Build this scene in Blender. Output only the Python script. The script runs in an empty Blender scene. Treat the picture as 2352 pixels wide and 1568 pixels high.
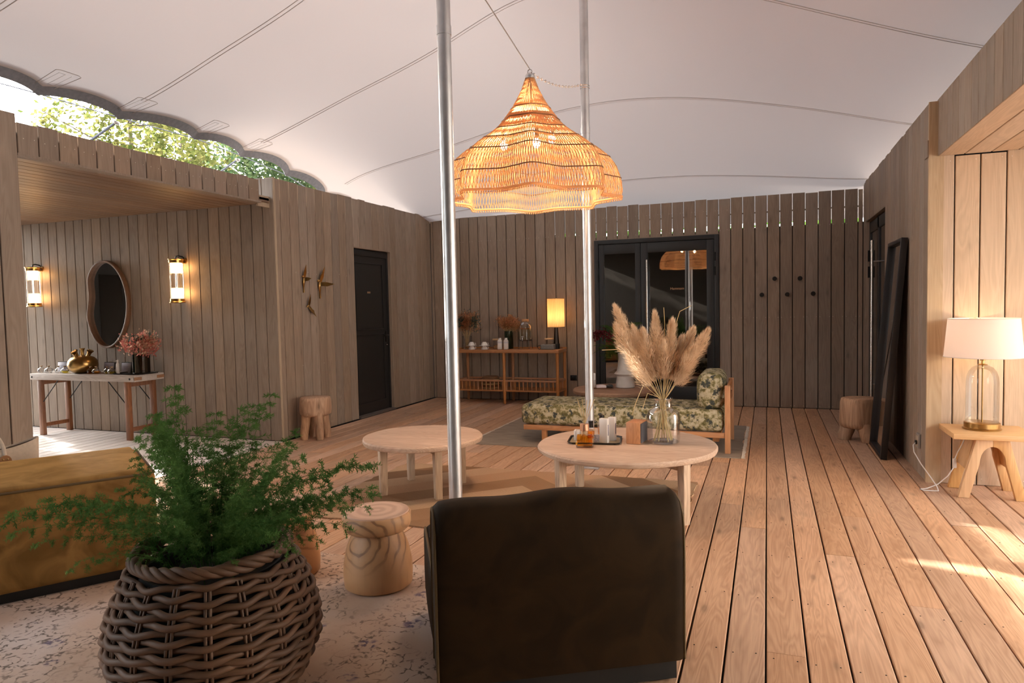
import bpy, bmesh, math, random
import numpy as np
from math import pi, sin, cos, radians, sqrt, atan2
from mathutils import Vector, Matrix

# ------------------------------------------------------------------ camera, world, sun, exposure
scene = bpy.context.scene
C = scene.collection
LENS, CAMH = 24.0, 1.45
_X = Vector((0.93667962, -0.00206745, -0.35018142))   # world axes seen from the camera (right, down, forward)
_Y = Vector((0.34954819, -0.05487787, 0.93530983))
_Z = Vector((-0.02115092, -0.99849093, -0.05068031))
rot = Matrix(((_X[0], -_X[1], -_X[2]), (_Y[0], -_Y[1], -_Y[2]), (_Z[0], -_Z[1], -_Z[2])))
cam_d = bpy.data.cameras.new('camera'); cam_d.lens = LENS; cam_d.sensor_width = 36.0; cam_d.clip_start = 0.05
cam = bpy.data.objects.new('camera', cam_d); C.objects.link(cam)
cam.matrix_world = Matrix.Translation((0, 0, CAMH)) @ rot.to_4x4()
scene.camera = cam

SUN_EL = radians(23.8); SUN_AZ = Vector((0.956, -0.292))          # travel direction on the ground
sun_d = bpy.data.lights.new('sun', 'SUN'); sun_d.energy = 24.0; sun_d.angle = radians(0.6); sun_d.color = (1.0, 0.93, 0.84)
sun = bpy.data.objects.new('sun', sun_d); C.objects.link(sun)
_sd = Vector((SUN_AZ.x * cos(SUN_EL), SUN_AZ.y * cos(SUN_EL), -sin(SUN_EL)))
sun.rotation_euler = _sd.to_track_quat('-Z', 'Y').to_euler(); sun.location = (-14, 9, 10)

world = bpy.data.worlds.new('world'); scene.world = world; world.use_nodes = True
wn = world.node_tree; wn.nodes.clear()
sky = wn.nodes.new('ShaderNodeTexSky'); sky.sky_type = 'NISHITA'; sky.sun_disc = False
sky.sun_elevation = SUN_EL; sky.sun_rotation = math.atan2(-SUN_AZ.x, -SUN_AZ.y); sky.air_density = 1.0; sky.dust_density = 2.5
bgn = wn.nodes.new('ShaderNodeBackground'); bgn.inputs['Strength'].default_value = 2.1
wo = wn.nodes.new('ShaderNodeOutputWorld')
whs = wn.nodes.new('ShaderNodeHueSaturation'); whs.inputs['Saturation'].default_value = 0.3
wn.links.new(sky.outputs[0], whs.inputs['Color']); wn.links.new(whs.outputs[0], bgn.inputs[0]); wn.links.new(bgn.outputs[0], wo.inputs[0])

vs = scene.view_settings
vs.view_transform = 'Standard'; vs.look = 'None'; vs.gamma = 1.0; vs.use_curve_mapping = False; vs.exposure = -0.1
try: scene.display_settings.display_device = 'sRGB'
except Exception: pass
scene.cycles.max_bounces = 10; scene.cycles.diffuse_bounces = 6; scene.cycles.glossy_bounces = 4
scene.cycles.transmission_bounces = 6; scene.cycles.transparent_max_bounces = 16
scene.cycles.caustics_reflective = False; scene.cycles.caustics_refractive = False
scene.cycles.sample_clamp_indirect = 6.0
LAMPF = 1.0                                                       # factor on the lamps of the place

# ------------------------------------------------------------------ materials
def srgb(r, g, b):
    f = lambda c: (c / 255.0 / 12.92) if c / 255.0 <= 0.04045 else ((c / 255.0 + 0.055) / 1.055) ** 2.4
    return (f(r), f(g), f(b), 1.0)
def nd(nt, typ, ins=None, **props):
    n = nt.nodes.new(typ)
    for k, v in props.items(): setattr(n, k, v)
    for k, v in (ins or {}).items():
        s = n.inputs[k]
        if isinstance(v, bpy.types.NodeSocket): nt.links.new(v, s)
        else: s.default_value = v
    return n
def base_mat(name):
    m = bpy.data.materials.new(name); m.use_nodes = True; nt = m.node_tree
    return m, nt, nt.nodes['Principled BSDF']
def ramp(nt, fac, stops):
    n = nd(nt, 'ShaderNodeValToRGB', {'Fac': fac}); el = n.color_ramp.elements
    while len(el) > len(stops): el.remove(el[-1])
    while len(el) < len(stops): el.new(0.5)
    for e, (p, c) in zip(el, stops): e.position = p; e.color = c
    return n.outputs[0]
def mixc(nt, fac, a, b, mode='MIX'):
    n = nd(nt, 'ShaderNodeMix', data_type='RGBA', blend_type=mode)
    for i, v in ((0, fac), (6, a), (7, b)):
        if isinstance(v, bpy.types.NodeSocket): nt.links.new(v, n.inputs[i])
        else: n.inputs[i].default_value = v
    return n.outputs[2]
def mth(nt, op, a, b=0.0, c=0.0):
    n = nd(nt, 'ShaderNodeMath', operation=op)
    for i, v in enumerate((a, b, c)):
        if isinstance(v, bpy.types.NodeSocket): nt.links.new(v, n.inputs[i])
        else: n.inputs[i].default_value = v
    return n.outputs[0]
def bump(nt, bsdf, h, strength=0.3, dist=0.002):
    b = nd(nt, 'ShaderNodeBump', {'Height': h, 'Strength': strength, 'Distance': dist})
    nt.links.new(b.outputs[0], bsdf.inputs['Normal'])
def plain(name, col, rough=0.5, metal=0.0, noise=0.0, nscale=20.0, **kw):
    m, nt, b = base_mat(name)
    b.inputs['Roughness'].default_value = rough; b.inputs['Metallic'].default_value = metal
    if noise > 0:
        tc = nd(nt, 'ShaderNodeTexCoord'); nz = nd(nt, 'ShaderNodeTexNoise', {'Vector': tc.outputs['Object'], 'Scale': nscale, 'Detail': 4.0})
        d = tuple(c * (1 - noise) for c in col[:3]) + (1,); l = tuple(min(1, c * (1 + noise)) for c in col[:3]) + (1,)
        nt.links.new(ramp(nt, nz.outputs['Fac'], [(0.3, d), (0.7, l)]), b.inputs['Base Color'])
        bump(nt, b, nz.outputs['Fac'], 0.15, 0.002)
    else: b.inputs['Base Color'].default_value = col
    for k, v in kw.items(): b.inputs[k].default_value = v
    return m
def wood(name, light, dark, axis='Y', rough=0.6, var=0.18, grain=1.0, knots=0.6, hue=None, scale=1.0):
    """sawn wood: grain along `axis` of the object, each board with its own tone and its own figure"""
    m, nt, b = base_mat(name); b.inputs['Roughness'].default_value = rough
    tc = nd(nt, 'ShaderNodeTexCoord'); oi = nd(nt, 'ShaderNodeObjectInfo')
    off = nd(nt, 'ShaderNodeVectorMath', {0: oi.outputs['Random'], 1: (37.0, 91.0, 53.0)}, operation='MULTIPLY')
    pos = nd(nt, 'ShaderNodeVectorMath', {0: tc.outputs['Object'], 1: off.outputs[0]}, operation='ADD').outputs[0]
    def stretch(along, across):
        s = {'X': (along, across, across), 'Y': (across, along, across), 'Z': (across, across, along)}[axis]
        return nd(nt, 'ShaderNodeMapping', {'Vector': pos, 'Scale': tuple(v * scale for v in s)}).outputs[0]
    n1 = nd(nt, 'ShaderNodeTexNoise', {'Vector': stretch(0.9, 9.0), 'Scale': 1.0, 'Detail': 3.0, 'Distortion': 0.6}).outputs['Fac']
    rings = mth(nt, 'FRACT', mth(nt, 'MULTIPLY', n1, 13.0 * grain))
    rings = mth(nt, 'ABSOLUTE', mth(nt, 'SUBTRACT', rings, 0.5))
    fine = nd(nt, 'ShaderNodeTexNoise', {'Vector': stretch(3.0, 160.0), 'Scale': 1.0, 'Detail': 3.0}).outputs['Fac']
    blot = nd(nt, 'ShaderNodeTexNoise', {'Vector': stretch(1.0, 4.0), 'Scale': 1.3, 'Detail': 2.0}).outputs['Fac']
    f = mth(nt, 'ADD', mth(nt, 'MULTIPLY', rings, 0.8), mth(nt, 'MULTIPLY', fine, 0.6))
    f = mth(nt, 'ADD', f, mth(nt, 'MULTIPLY', mth(nt, 'SUBTRACT', blot, 0.5), 0.9))
    col = ramp(nt, f, [(0.15, dark), (0.85, light)])
    if knots > 0:
        vo = nd(nt, 'ShaderNodeTexVoronoi', {'Vector': stretch(2.2, 7.0), 'Scale': 1.0, 'Randomness': 1.0})
        k = ramp(nt, vo.outputs['Distance'], [(0.055, (1, 1, 1, 1)), (0.11, (0.35, 0.35, 0.35, 1)), (0.2, (0, 0, 0, 1))])
        col = mixc(nt, mth(nt, 'MULTIPLY', k, knots), col, tuple(c * 0.32 for c in dark[:3]) + (1,))
    tone = mth(nt, 'ADD', mth(nt, 'MULTIPLY', oi.outputs['Random'], 2 * var), 1.0 - var)
    hs = nd(nt, 'ShaderNodeHueSaturation', {'Value': tone, 'Color': col})
    sat = mth(nt, 'ADD', 0.88, mth(nt, 'MULTIPLY', mth(nt, 'FRACT', mth(nt, 'MULTIPLY', oi.outputs['Random'], 17.3)), 0.24))
    nt.links.new(sat, hs.inputs['Saturation'])
    nt.links.new(hs.outputs[0], b.inputs['Base Color'])
    bump(nt, b, f, 0.25, 0.0015)
    return m
def translucent(name, col, trans, frac, rough=0.8, noise=None):
    m = bpy.data.materials.new(name); m.use_nodes = True; nt = m.node_tree; nt.nodes.clear()
    d = nd(nt, 'ShaderNodeBsdfDiffuse', {'Color': col}); t = nd(nt, 'ShaderNodeBsdfTranslucent', {'Color': trans})
    if noise:
        tc = nd(nt, 'ShaderNodeTexCoord'); w = nd(nt, 'ShaderNodeTexNoise', {'Vector': tc.outputs['Object'], 'Scale': noise, 'Detail': 3.0})
        c2 = ramp(nt, w.outputs['Fac'], [(0.3, tuple(c * .8 for c in col[:3]) + (1,)), (0.7, col)])
        nt.links.new(c2, d.inputs['Color'])
    mx = nd(nt, 'ShaderNodeMixShader', {0: frac}); nt.links.new(d.outputs[0], mx.inputs[1]); nt.links.new(t.outputs[0], mx.inputs[2])
    o = nd(nt, 'ShaderNodeOutputMaterial'); nt.links.new(mx.outputs[0], o.inputs[0])
    return m
def thin_glass(name, tint=(1, 1, 1, 1), refl=1.0, rough=0.02):
    m = bpy.data.materials.new(name); m.use_nodes = True; nt = m.node_tree; nt.nodes.clear()
    tr = nd(nt, 'ShaderNodeBsdfTransparent', {'Color': tint}); gl = nd(nt, 'ShaderNodeBsdfGlossy', {'Roughness': rough})
    fr = nd(nt, 'ShaderNodeFresnel', {'IOR': 1.5}); f = mth(nt, 'MULTIPLY', fr.outputs[0], refl)
    mx = nd(nt, 'ShaderNodeMixShader', {0: f}); nt.links.new(tr.outputs[0], mx.inputs[1]); nt.links.new(gl.outputs[0], mx.inputs[2])
    o = nd(nt, 'ShaderNodeOutputMaterial'); nt.links.new(mx.outputs[0], o.inputs[0])
    return m
def emit(name, col, s):
    m = bpy.data.materials.new(name); m.use_nodes = True; nt = m.node_tree; nt.nodes.clear()
    e = nd(nt, 'ShaderNodeEmission', {'Color': col, 'Strength': s}); o = nd(nt, 'ShaderNodeOutputMaterial'); nt.links.new(e.outputs[0], o.inputs[0])
    return m
def velvet(name, col, dark, sheen=0.6):
    m, nt, b = base_mat(name); tc = nd(nt, 'ShaderNodeTexCoord')
    n = nd(nt, 'ShaderNodeTexNoise', {'Vector': tc.outputs['Object'], 'Scale': 5.0, 'Detail': 5.0, 'Distortion': 1.2})
    nt.links.new(ramp(nt, n.outputs['Fac'], [(0.35, dark), (0.62, col)]), b.inputs['Base Color'])
    b.inputs['Roughness'].default_value = 0.75; b.inputs['Sheen Weight'].default_value = sheen; b.inputs['Sheen Roughness'].default_value = 0.35
    b.inputs['Sheen Tint'].default_value = tuple(min(1, c * 2.2) for c in col[:3]) + (1,); b.inputs['Specular IOR Level'].default_value = 0.15
    return m

M = {}
M['deck'] = wood('deck boards', (0.64, 0.41, 0.265, 1), (0.42, 0.245, 0.147, 1), 'Y', 0.5, 0.16, 1.0, 0.55)
M['deck_pale'] = wood('weathered deck', (0.86, 0.81, 0.77, 1), (0.68, 0.62, 0.58, 1), 'Y', 0.6, 0.05, 1.0, 0.3)
M['stain'] = wood('taupe stained boards', (0.335, 0.262, 0.202, 1), (0.24, 0.182, 0.138, 1), 'Z', 0.62, 0.13, 0.8, 0.35)
M['stain_end'] = wood('pale board edge', (0.5, 0.39, 0.27, 1), (0.4, 0.3, 0.2, 1), 'Z', 0.62, 0.08, 0.8, 0.0)
M['pale'] = wood('pale stained boards', (0.64, 0.495, 0.365, 1), (0.51, 0.385, 0.275, 1), 'Z', 0.6, 0.07, 0.8, 0.3)
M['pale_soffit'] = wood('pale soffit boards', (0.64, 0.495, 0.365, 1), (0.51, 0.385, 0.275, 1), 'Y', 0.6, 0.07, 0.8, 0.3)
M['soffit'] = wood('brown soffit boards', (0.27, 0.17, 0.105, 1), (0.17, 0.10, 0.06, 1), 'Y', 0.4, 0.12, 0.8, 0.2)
M['backing'] = plain('dark wall membrane', (0.012, 0.010, 0.009, 1), 0.9)
M['tent'] = translucent('stretch tent cloth', (0.64, 0.565, 0.535, 1), (0.66, 0.64, 0.66, 1), 0.042)
M['tent_seam'] = translucent('tent seam tape', (0.58, 0.52, 0.50, 1), (0.6, 0.54, 0.5, 1), 0.035)
M['tent_band'] = plain('grey tent webbing', (0.20, 0.21, 0.25, 1), 0.7, noise=0.15, nscale=30)
M['black'] = plain('black door paint', (0.0125, 0.0135, 0.014, 1), 0.42, noise=0.12, nscale=60)
M['blackm'] = plain('black metal', (0.01, 0.01, 0.01, 1), 0.4, 0.3)
M['doorglass'] = thin_glass('door glass', (0.75, 0.75, 0.74, 1), 5.0)
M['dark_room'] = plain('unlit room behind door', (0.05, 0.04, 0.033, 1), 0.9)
M['glass'] = thin_glass('clear glass', (0.97, 0.975, 0.975, 1), 0.55)
M['steel'] = plain('galvanized steel', (0.60, 0.60, 0.61, 1), 0.40, 0.85, noise=0.10, nscale=9)
M['chrome'] = plain('brushed steel', (0.72, 0.70, 0.68, 1), 0.25, 1.0)
M['screw'] = plain('screw head', (0.75, 0.68, 0.6, 1), 0.4, 0.3)

# ------------------------------------------------------------------ mesh helpers
class MB:
    def __init__(s): s.v = []; s.f = []
    def add(s, vs_, fs):
        o = len(s.v); s.v.extend([tuple(v) for v in vs_]); s.f.extend([tuple(i + o for i in f) for f in fs]); return s
    def box(s, x0, x1, y0, y1, z0, z1, mat=None):
        vs_ = [(x, y, z) for z in (z0, z1) for y in (y0, y1) for x in (x0, x1)]
        if mat is not None: vs_ = [mat @ Vector(v) for v in vs_]
        return s.add(vs_, [(0, 2, 3, 1), (4, 5, 7, 6), (0, 1, 5, 4), (2, 6, 7, 3), (0, 4, 6, 2), (1, 3, 7, 5)])
    def lathe(s, prof, n=24, c=(0, 0, 0), cap0=True, cap1=True, fr=None):
        vs_ = []; fs = []
        for (r, z) in prof:
            for k in range(n):
                a = 2 * pi * k / n; q = r * (fr(a, z) if fr else 1.0)
                vs_.append((c[0] + q * cos(a), c[1] + q * sin(a), c[2] + z))
        for i in range(len(prof) - 1):
            for k in range(n):
                k2 = (k + 1) % n; fs.append((i * n + k, i * n + k2, (i + 1) * n + k2, (i + 1) * n + k))
        if cap0: fs.append(tuple(range(n - 1, -1, -1)))
        if cap1: fs.append(tuple((len(prof) - 1) * n + k for k in range(n)))
        return s.add(vs_, fs)
    def tube(s, pts, r, n=8, closed=False, caps=True):
        P_ = [Vector(p) for p in pts]; m = len(P_); R_ = r if isinstance(r, (list, tuple)) else [r] * m
        vs_ = []; fs = []; prev = None
        for i in range(m):
            if closed: t = P_[(i + 1) % m] - P_[i - 1]
            else: t = P_[min(i + 1, m - 1)] - P_[max(i - 1, 0)]
            t.normalize() if t.length > 1e-9 else None
            if prev is None:
                a = Vector((0, 0, 1)) if abs(t.z) < 0.9 else Vector((1, 0, 0)); u = t.cross(a).normalized()
            else:
                u = prev - t * prev.dot(t); u = u.normalized() if u.length > 1e-6 else t.orthogonal().normalized()
            prev = u; w = t.cross(u)
            for k in range(n):
                a = 2 * pi * k / n; vs_.append(P_[i] + (u * cos(a) + w * sin(a)) * R_[i])
        for i in range(m if closed else m - 1):
            j = (i + 1) % m
            for k in range(n):
                k2 = (k + 1) % n; fs.append((i * n + k, i * n + k2, j * n + k2, j * n + k))
        if caps and not closed:
            fs.append(tuple(range(n - 1, -1, -1))); fs.append(tuple((m - 1) * n + k for k in range(n)))
        return s.add(vs_, fs)
    def ball(s, c, r, n=10, sq=(1, 1, 1)):
        pr = [(max(1e-4, sin(pi * i / n)) , -cos(pi * i / n)) for i in range(n + 1)]
        m = n + 2; vs_ = []; fs = []
        for (a, z) in pr:
            for k in range(m):
                t = 2 * pi * k / m; vs_.append((c[0] + r * sq[0] * a * cos(t), c[1] + r * sq[1] * a * sin(t), c[2] + r * sq[2] * z))
        for i in range(n):
            for k in range(m): fs.append((i * m + k, i * m + (k + 1) % m, (i + 1) * m + (k + 1) % m, (i + 1) * m + k))
        return s.add(vs_, fs)
    def rbox(s, w, d, h, r, n=6, puff=0.0, side=0.0, c=(0, 0, 0), mat=None):
        """rounded block, w*d*h, base at c.z, with a puffed top and bulging sides"""
        idx = {}; vs_ = []; fs = []
        def vert(a, b, e):
            key = (round(a, 5), round(b, 5), round(e, 5))
            if key in idx: return idx[key]
            x, y, z = a * w / 2, b * d / 2, e * h / 2
            q = Vector((max(-w / 2 + r, min(w / 2 - r, x)), max(-d / 2 + r, min(d / 2 - r, y)), max(-h / 2 + r, min(h / 2 - r, z))))
            dv = Vector((x, y, z)) - q
            p = q + (dv.normalized() * r if dv.length > 1e-9 else dv)
            if e > 0: p.z += puff * (1 - a * a) * (1 - b * b) * e
            p.x += side * a * (1 - b * b) * (1 - e * e); p.y += side * b * (1 - a * a) * (1 - e * e)
            p = p + Vector((0, 0, h / 2)) + Vector(c)
            if mat is not None: p = mat @ p
            idx[key] = len(vs_); vs_.append(p); return idx[key]
        def params(L):
            e = min(0.49, r / L); inner = [-1 + 2 * (e + (1 - 2 * e) * i / n) for i in range(n + 1)]
            k = 3; lo = [-1 + 2 * e * (1 - cos(pi / 2 * i / k)) for i in range(k)]
            return lo + inner + [-q for q in reversed(lo)]
        pa, pb, pe = params(w), params(d), params(h)
        def grid(A, B, fn, flip):
            for i in range(len(A) - 1):
                for j in range(len(B) - 1):
                    q = [fn(A[i], B[j]), fn(A[i + 1], B[j]), fn(A[i + 1], B[j + 1]), fn(A[i], B[j + 1])]
                    if len(set(q)) >= 3:
                        q2 = []
                        for t in q:
                            if t not in q2: q2.append(t)
                        fs.append(tuple(reversed(q2)) if flip else tuple(q2))
        for sg in (1, -1):
            grid(pa, pb, lambda a, b, s_=sg: vert(a, b, s_), sg < 0)
            grid(pa, pe, lambda a, e, s_=sg: vert(a, s_, e), sg > 0)
            grid(pb, pe, lambda b, e, s_=sg: vert(s_, b, e), sg < 0)
        return s.add(vs_, fs)
    def prism(s, poly, lo, hi, plane='xy', mat=None):
        n = len(poly)
        def p3(a, b, h): return {'xy': (a, b, h), 'xz': (a, h, b), 'yz': (h, a, b)}[plane]
        vs_ = [p3(a, b, lo) for a, b in poly] + [p3(a, b, hi) for a, b in poly]
        if mat is not None: vs_ = [mat @ Vector(v) for v in vs_]
        fs = [tuple(range(n - 1, -1, -1)), tuple(range(n, 2 * n))] + [(i, (i + 1) % n, n + (i + 1) % n, n + i) for i in range(n)]
        return s.add(vs_, fs)
    def mesh(s, name, smooth=40, bevel=0.0, seg=2):
        me = bpy.data.meshes.new(name); me.from_pydata(s.v, [], s.f); bm = bmesh.new(); bm.from_mesh(me)
        bmesh.ops.recalc_face_normals(bm, faces=bm.faces)
        if bevel > 0:
            bmesh.ops.bevel(bm, geom=[e for e in bm.edges if len(e.link_faces) == 2 and e.calc_face_angle(0) > 0.6], offset=bevel, segments=seg, affect='EDGES', profile=0.5, clamp_overlap=True)
        if smooth:
            lim = radians(smooth)
            for f in bm.faces: f.smooth = True
            for e in bm.edges:
                if len(e.link_faces) == 2 and e.calc_face_angle(0) > lim: e.smooth = False
        bm.to_mesh(me); bm.free(); return me
    def build(s, name, mat, parent=None, smooth=40, bevel=0.0, seg=2):
        return obj(name, s.mesh(name, smooth, bevel, seg), mat, parent)
def obj(name, me, mat, parent=None, loc=None, rz=0.0):
    if mat is not None and not me.materials: me.materials.append(M[mat] if isinstance(mat, str) else mat)
    o = bpy.data.objects.new(name, me); C.objects.link(o)
    if parent is not None: o.parent = parent
    if loc is not None: o.location = loc
    if rz: o.rotation_euler.z = rz
    return o
def tag(o, label, cat=None, group=None, kind=None):
    o['label'] = label
    if cat: o['category'] = cat
    if group: o['group'] = group
    if kind: o['kind'] = kind
    return o
def thing(name, label, cat, loc=(0, 0, 0), rz=0.0, group=None):
    o = bpy.data.objects.new(name, None); C.objects.link(o); o.empty_display_size = 0.1
    o.location = loc; o.rotation_euler.z = rz
    return tag(o, label, cat, group)
def struct(o, label, cat=None): return tag(o, label, cat, None, 'structure')
def copy_tree(o, parent=None):
    c = o.copy(); C.objects.link(c); c.parent = parent
    for ch in o.children: copy_tree(ch, c)
    return c
def rr(a, b): return random.uniform(a, b)
# ------------------------------------------------------------------ the setting
LX, BY, RX, AY, AL = -5.10, 9.95, 1.17, 6.20, 6.12     # left wall, back wall, right wall, left alcove wall, right alcove wall
random.seed(7)
_board_cache = {}
def board_mesh(w, t, L, axis):
    """one board, chamfered on its front edges; front face at 0, long side along `axis`, starting at 0"""
    key = (round(w, 4), round(t, 4), round(L, 3), axis)
    if key in _board_cache: return _board_cache[key]
    c = 0.0035; pr = [(-w / 2, -t), (w / 2, -t), (w / 2, -c), (w / 2 - c, 0), (-w / 2 + c, 0), (-w / 2, -c)]
    mb = MB(); vs_ = []
    for l in (0, L):
        for (a, b) in pr:
            vs_.append({'Y': (a, l, b), 'Zy': (a, -b, l), 'Zx+': (b, a, l), 'Zx-': (-b, a, l), 'Yd': (a, l, -b)}[axis])
    fs = [tuple(range(6)), tuple(range(11, 5, -1))] + [(i, i + 6, (i + 1) % 6 + 6, (i + 1) % 6) for i in range(6)]
    me = mb.add(vs_, fs).mesh('board', 30); _board_cache[key] = me; return me
def boards(parent, axis, a0, a1, fixed, z0, z1, pitch, gap, mat, t=0.022, jz=0.004, phase=None, name='board', cut=None):
    """vertical boards from a0 to a1 (x or y); cut(centre) may give another (z0, z1)"""
    n0 = 0; a = a0 if phase is None else phase - math.ceil((phase - a0) / pitch) * pitch
    while a < a1 - 0.01:
        s, e = max(a, a0), min(a + pitch, a1)
        if e - s > 0.03:
            zz = [(z0, z1)] if cut is None else cut((s + e) / 2)
            for (b0, b1) in zz:
                L = b1 - b0 + (rr(-jz, jz) if b1 == z1 else 0)
                me = board_mesh(round(e - s - gap, 3), t, round(L, 2), axis)
                loc = ((s + e) / 2, fixed, b0) if axis == 'Zy' else (fixed, (s + e) / 2, b0)
                obj(name, me, mat, parent, loc)
        a += pitch
def screws(parent, pts, normal, name='screw_heads'):
    mb = MB(); n = Vector(normal)
    for p in pts:
        mb.lathe([(0.0038, 0), (0.0026, 0.0012)], 6)
        k = len(mb.v) - 12; q = n.to_track_quat('Z', 'Y')
        for i in range(k, len(mb.v)): mb.v[i] = tuple(q @ Vector(mb.v[i]) + Vector(p))
    o = mb.build(name, 'screw', parent, 0); o['kind'] = 'stuff'; return o

# floor: deck boards running away from the camera
DP = 0.1578
sub = MB().box(-5.1, 3.6, -1.7, BY + 0.6, -0.12, -0.045).build('floor', 'backing'); struct(sub, 'warm brown timber deck of long parallel boards', 'floor')
def deck(parent, x0, x1, ylo, yhi, mat, joints=True):
    n = int(math.floor((x0 + 0.008) / DP)); a = -0.008 + n * DP
    while a < x1 - 0.02:
        s, e = max(a, x0), min(a + DP, x1)
        if e - s > 0.04:
            ys = [ylo]; y = ylo + rr(1.2, 4.6)
            while joints and y < yhi - 0.8: ys.append(y); y += rr(3.6, 4.8)
            ys.append(yhi)
            for y0, y1 in zip(ys[:-1], ys[1:]):
                me = board_mesh(round(e - s - rr(0.0065, 0.0095), 4), 0.028, round(y1 - y0 - 0.003, 2), 'Y')
                obj('plank', me, mat, parent, ((s + e) / 2, y0, rr(-0.0015, 0.0)))
        a += DP
deck(sub, -5.08, 1.9, -1.6, BY - 0.01, 'deck'); deck(sub, 1.9, 3.58, 1.0, AL + .02, 'deck')
suba = MB().box(-10.2, -5.1, 0.6, AY + 0.1, -0.12, -0.045).build('floor_alcove', 'backing'); struct(suba, 'pale sun bleached deck of the alcove with the folding table', 'floor')
deck(suba, -9.9, -5.08, 0.8, AY - 0.01, 'deck_pale', False)
pts = []
random.seed(3)
for i in range(-6, 9):
    for yy in (2.35, 2.9, 3.5, 4.1, 4.7, 5.3, 5.9, 6.5):
        for dx in (0.03, DP - 0.038): pts.append((-0.008 + i * DP + dx, yy + rr(-0.02, 0.02), 0.0002))
sc = screws(sub, pts, (0, 0, 1), 'deck_screws'); sc.data.materials.clear(); sc.data.materials.append(M['backing'])

# left wall with the black door
wl = MB().box(LX - 0.09, LX - 0.03, AY + 0.02, 7.73, -.12, 2.70).box(LX - 0.09, LX - 0.03, 7.73, 8.70, 2.29, 2.70).box(LX - 0.09, LX - 0.03, 7.73, 8.70, -.12, -.001).box(LX - 0.09, LX - 0.03, 8.70, BY + .1, -.12, 2.87).build('wall_left', 'backing')
struct(wl, 'taupe board wall with the black panel door and brass birds', 'wall')
DOOR1 = (7.74, 8.685, 2.285)
boards(wl, 'Zx+', AY + 0.035, BY, LX, 0.004, 2.92, 0.158, 0.0085, 'stain', cut=lambda y: [(DOOR1[2], 2.92)] if DOOR1[0] < y < DOOR1[1] else [(0.004, 2.92)], phase=DOOR1[0])
e = MB().box(LX - 0.10, LX + 0.006, AY + 0.004, AY + 0.034, 0, 2.93).build('corner_trim', 'stain_end', wl)
for (y, h) in ((DOOR1[0] - 0.001, DOOR1[2]), (DOOR1[1] + 0.001, DOOR1[2])):
    MB().box(LX - 0.12, LX - 0.002, y - 0.011, y + 0.011, 0, h).build('door_reveal', 'stain', wl)
MB().box(LX - 0.12, LX - 0.002, DOOR1[0], DOOR1[1], DOOR1[2] - 0.012, DOOR1[2] + 0.01).build('door_reveal', 'stain', wl)
random.seed(11)
pts = [(LX + 0.001, AY + 0.07 + 0.158 * i + d, z + rr(-.01, .01)) for i in range(9) for d in (0.03, 0.12) for z in (1.9, 0.82) if rr(0, 1) < 0.35]
screws(wl, pts, (1, 0, 0))
# alcove wall (left, facing the camera) and the post wall
wa = MB().box(-9.9, LX - 0.03, AY + 0.03, AY + 0.09, -.12, 2.84).build('wall_alcove', 'backing'); struct(wa, 'grey brown board wall behind the folding table and oval mirror', 'wall')
boards(wa, 'Zy', -9.9, LX + 0.004, AY, 0.004, 2.93, 0.155, 0.0085, 'stain', phase=LX + 0.004)
wp = MB().box(LX - 0.10, LX - 0.03, 1.72, 3.45, -.12, 2.8).build('wall_left_front', 'backing'); struct(wp, 'taupe board wall end beside the cream tote bag', 'wall')
boards(wp, 'Zx+', 1.72, 3.462, LX, 0.004, 2.92, 0.158, 0.008, 'stain', phase=3.462)
MB().box(LX - 0.22, LX - 0.023, 3.442, 3.46, 0, 2.64).build('corner_trim', 'stain', wp)
wq = MB().box(-9.9, LX - .1, 1.62, 1.70, -.12, 2.66).build('wall_alcove_front', 'stain'); struct(wq, 'taupe side wall of the alcove toward the yard', 'wall')
# fascia and soffit over the left alcove
fa = MB().box(LX - 0.10, LX - 0.03, 3.46, 6.0, 2.66, 2.80).build('trim_1', 'backing'); struct(fa, 'row of short taupe fascia boards above the alcove opening', 'fascia')
boards(fa, 'Zx+', 3.462, 6.015, LX, 2.645, 2.868, 0.158, 0.009, 'stain', phase=3.462)
MB().box(LX - 0.10, LX - 0.001, 3.46, 6.02, 2.628, 2.645).build('fascia_lip', 'stain', fa)
MB().box(LX - 0.075, LX - 0.05, 6.02, 6.2, 2.60, 2.72).build('bracket', 'stain_end', fa)
screws(fa, [(LX + .001, 3.462 + 0.158 * i + d, 2.755 + rr(-.006, .006)) for i in range(16) for d in (0.045, 0.125)], (1, 0, 0))
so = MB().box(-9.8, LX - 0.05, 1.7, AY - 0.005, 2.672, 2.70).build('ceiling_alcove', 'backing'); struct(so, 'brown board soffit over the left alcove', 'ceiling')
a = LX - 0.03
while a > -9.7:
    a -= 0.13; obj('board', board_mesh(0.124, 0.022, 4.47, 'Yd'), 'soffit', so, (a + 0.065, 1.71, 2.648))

# back wall with the glazed double door
D2 = (-2.39, -0.628, 2.395)
wb = MB().box(LX, -3.05, BY + .03, BY + .09, -.12, 2.86).box(-3.05, D2[0], BY + .03, BY + .09, -.12, 2.48).box(D2[0], D2[1], BY + .03, BY + .05, 2.41, 2.44).box(D2[1], RX + .1, BY + .03, BY + .09, -.12, 2.46).build('wall_back', 'backing')
struct(wb, 'dark taupe board wall with the glazed double door and light slits', 'wall')
boards(wb, 'Zy', LX, RX, BY, 0.004, 2.878, 0.158, 0.0095, 'stain', phase=D2[1], cut=lambda x: [(D2[2] + .01, 2.878)] if D2[0] < x < D2[1] else [(0.004, 2.878)])
MB().box(D2[0], D2[1], BY - .006, BY + .06, D2[2], D2[2] + .014).build('lintel', 'stain', wb)
random.seed(5)
pts = [(D2[1] + 0.158 * i + d, BY - .001, z) for i in range(12) for d in (0.022, 0.136) for z in (2.445, 1.232, 0.03)]
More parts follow.
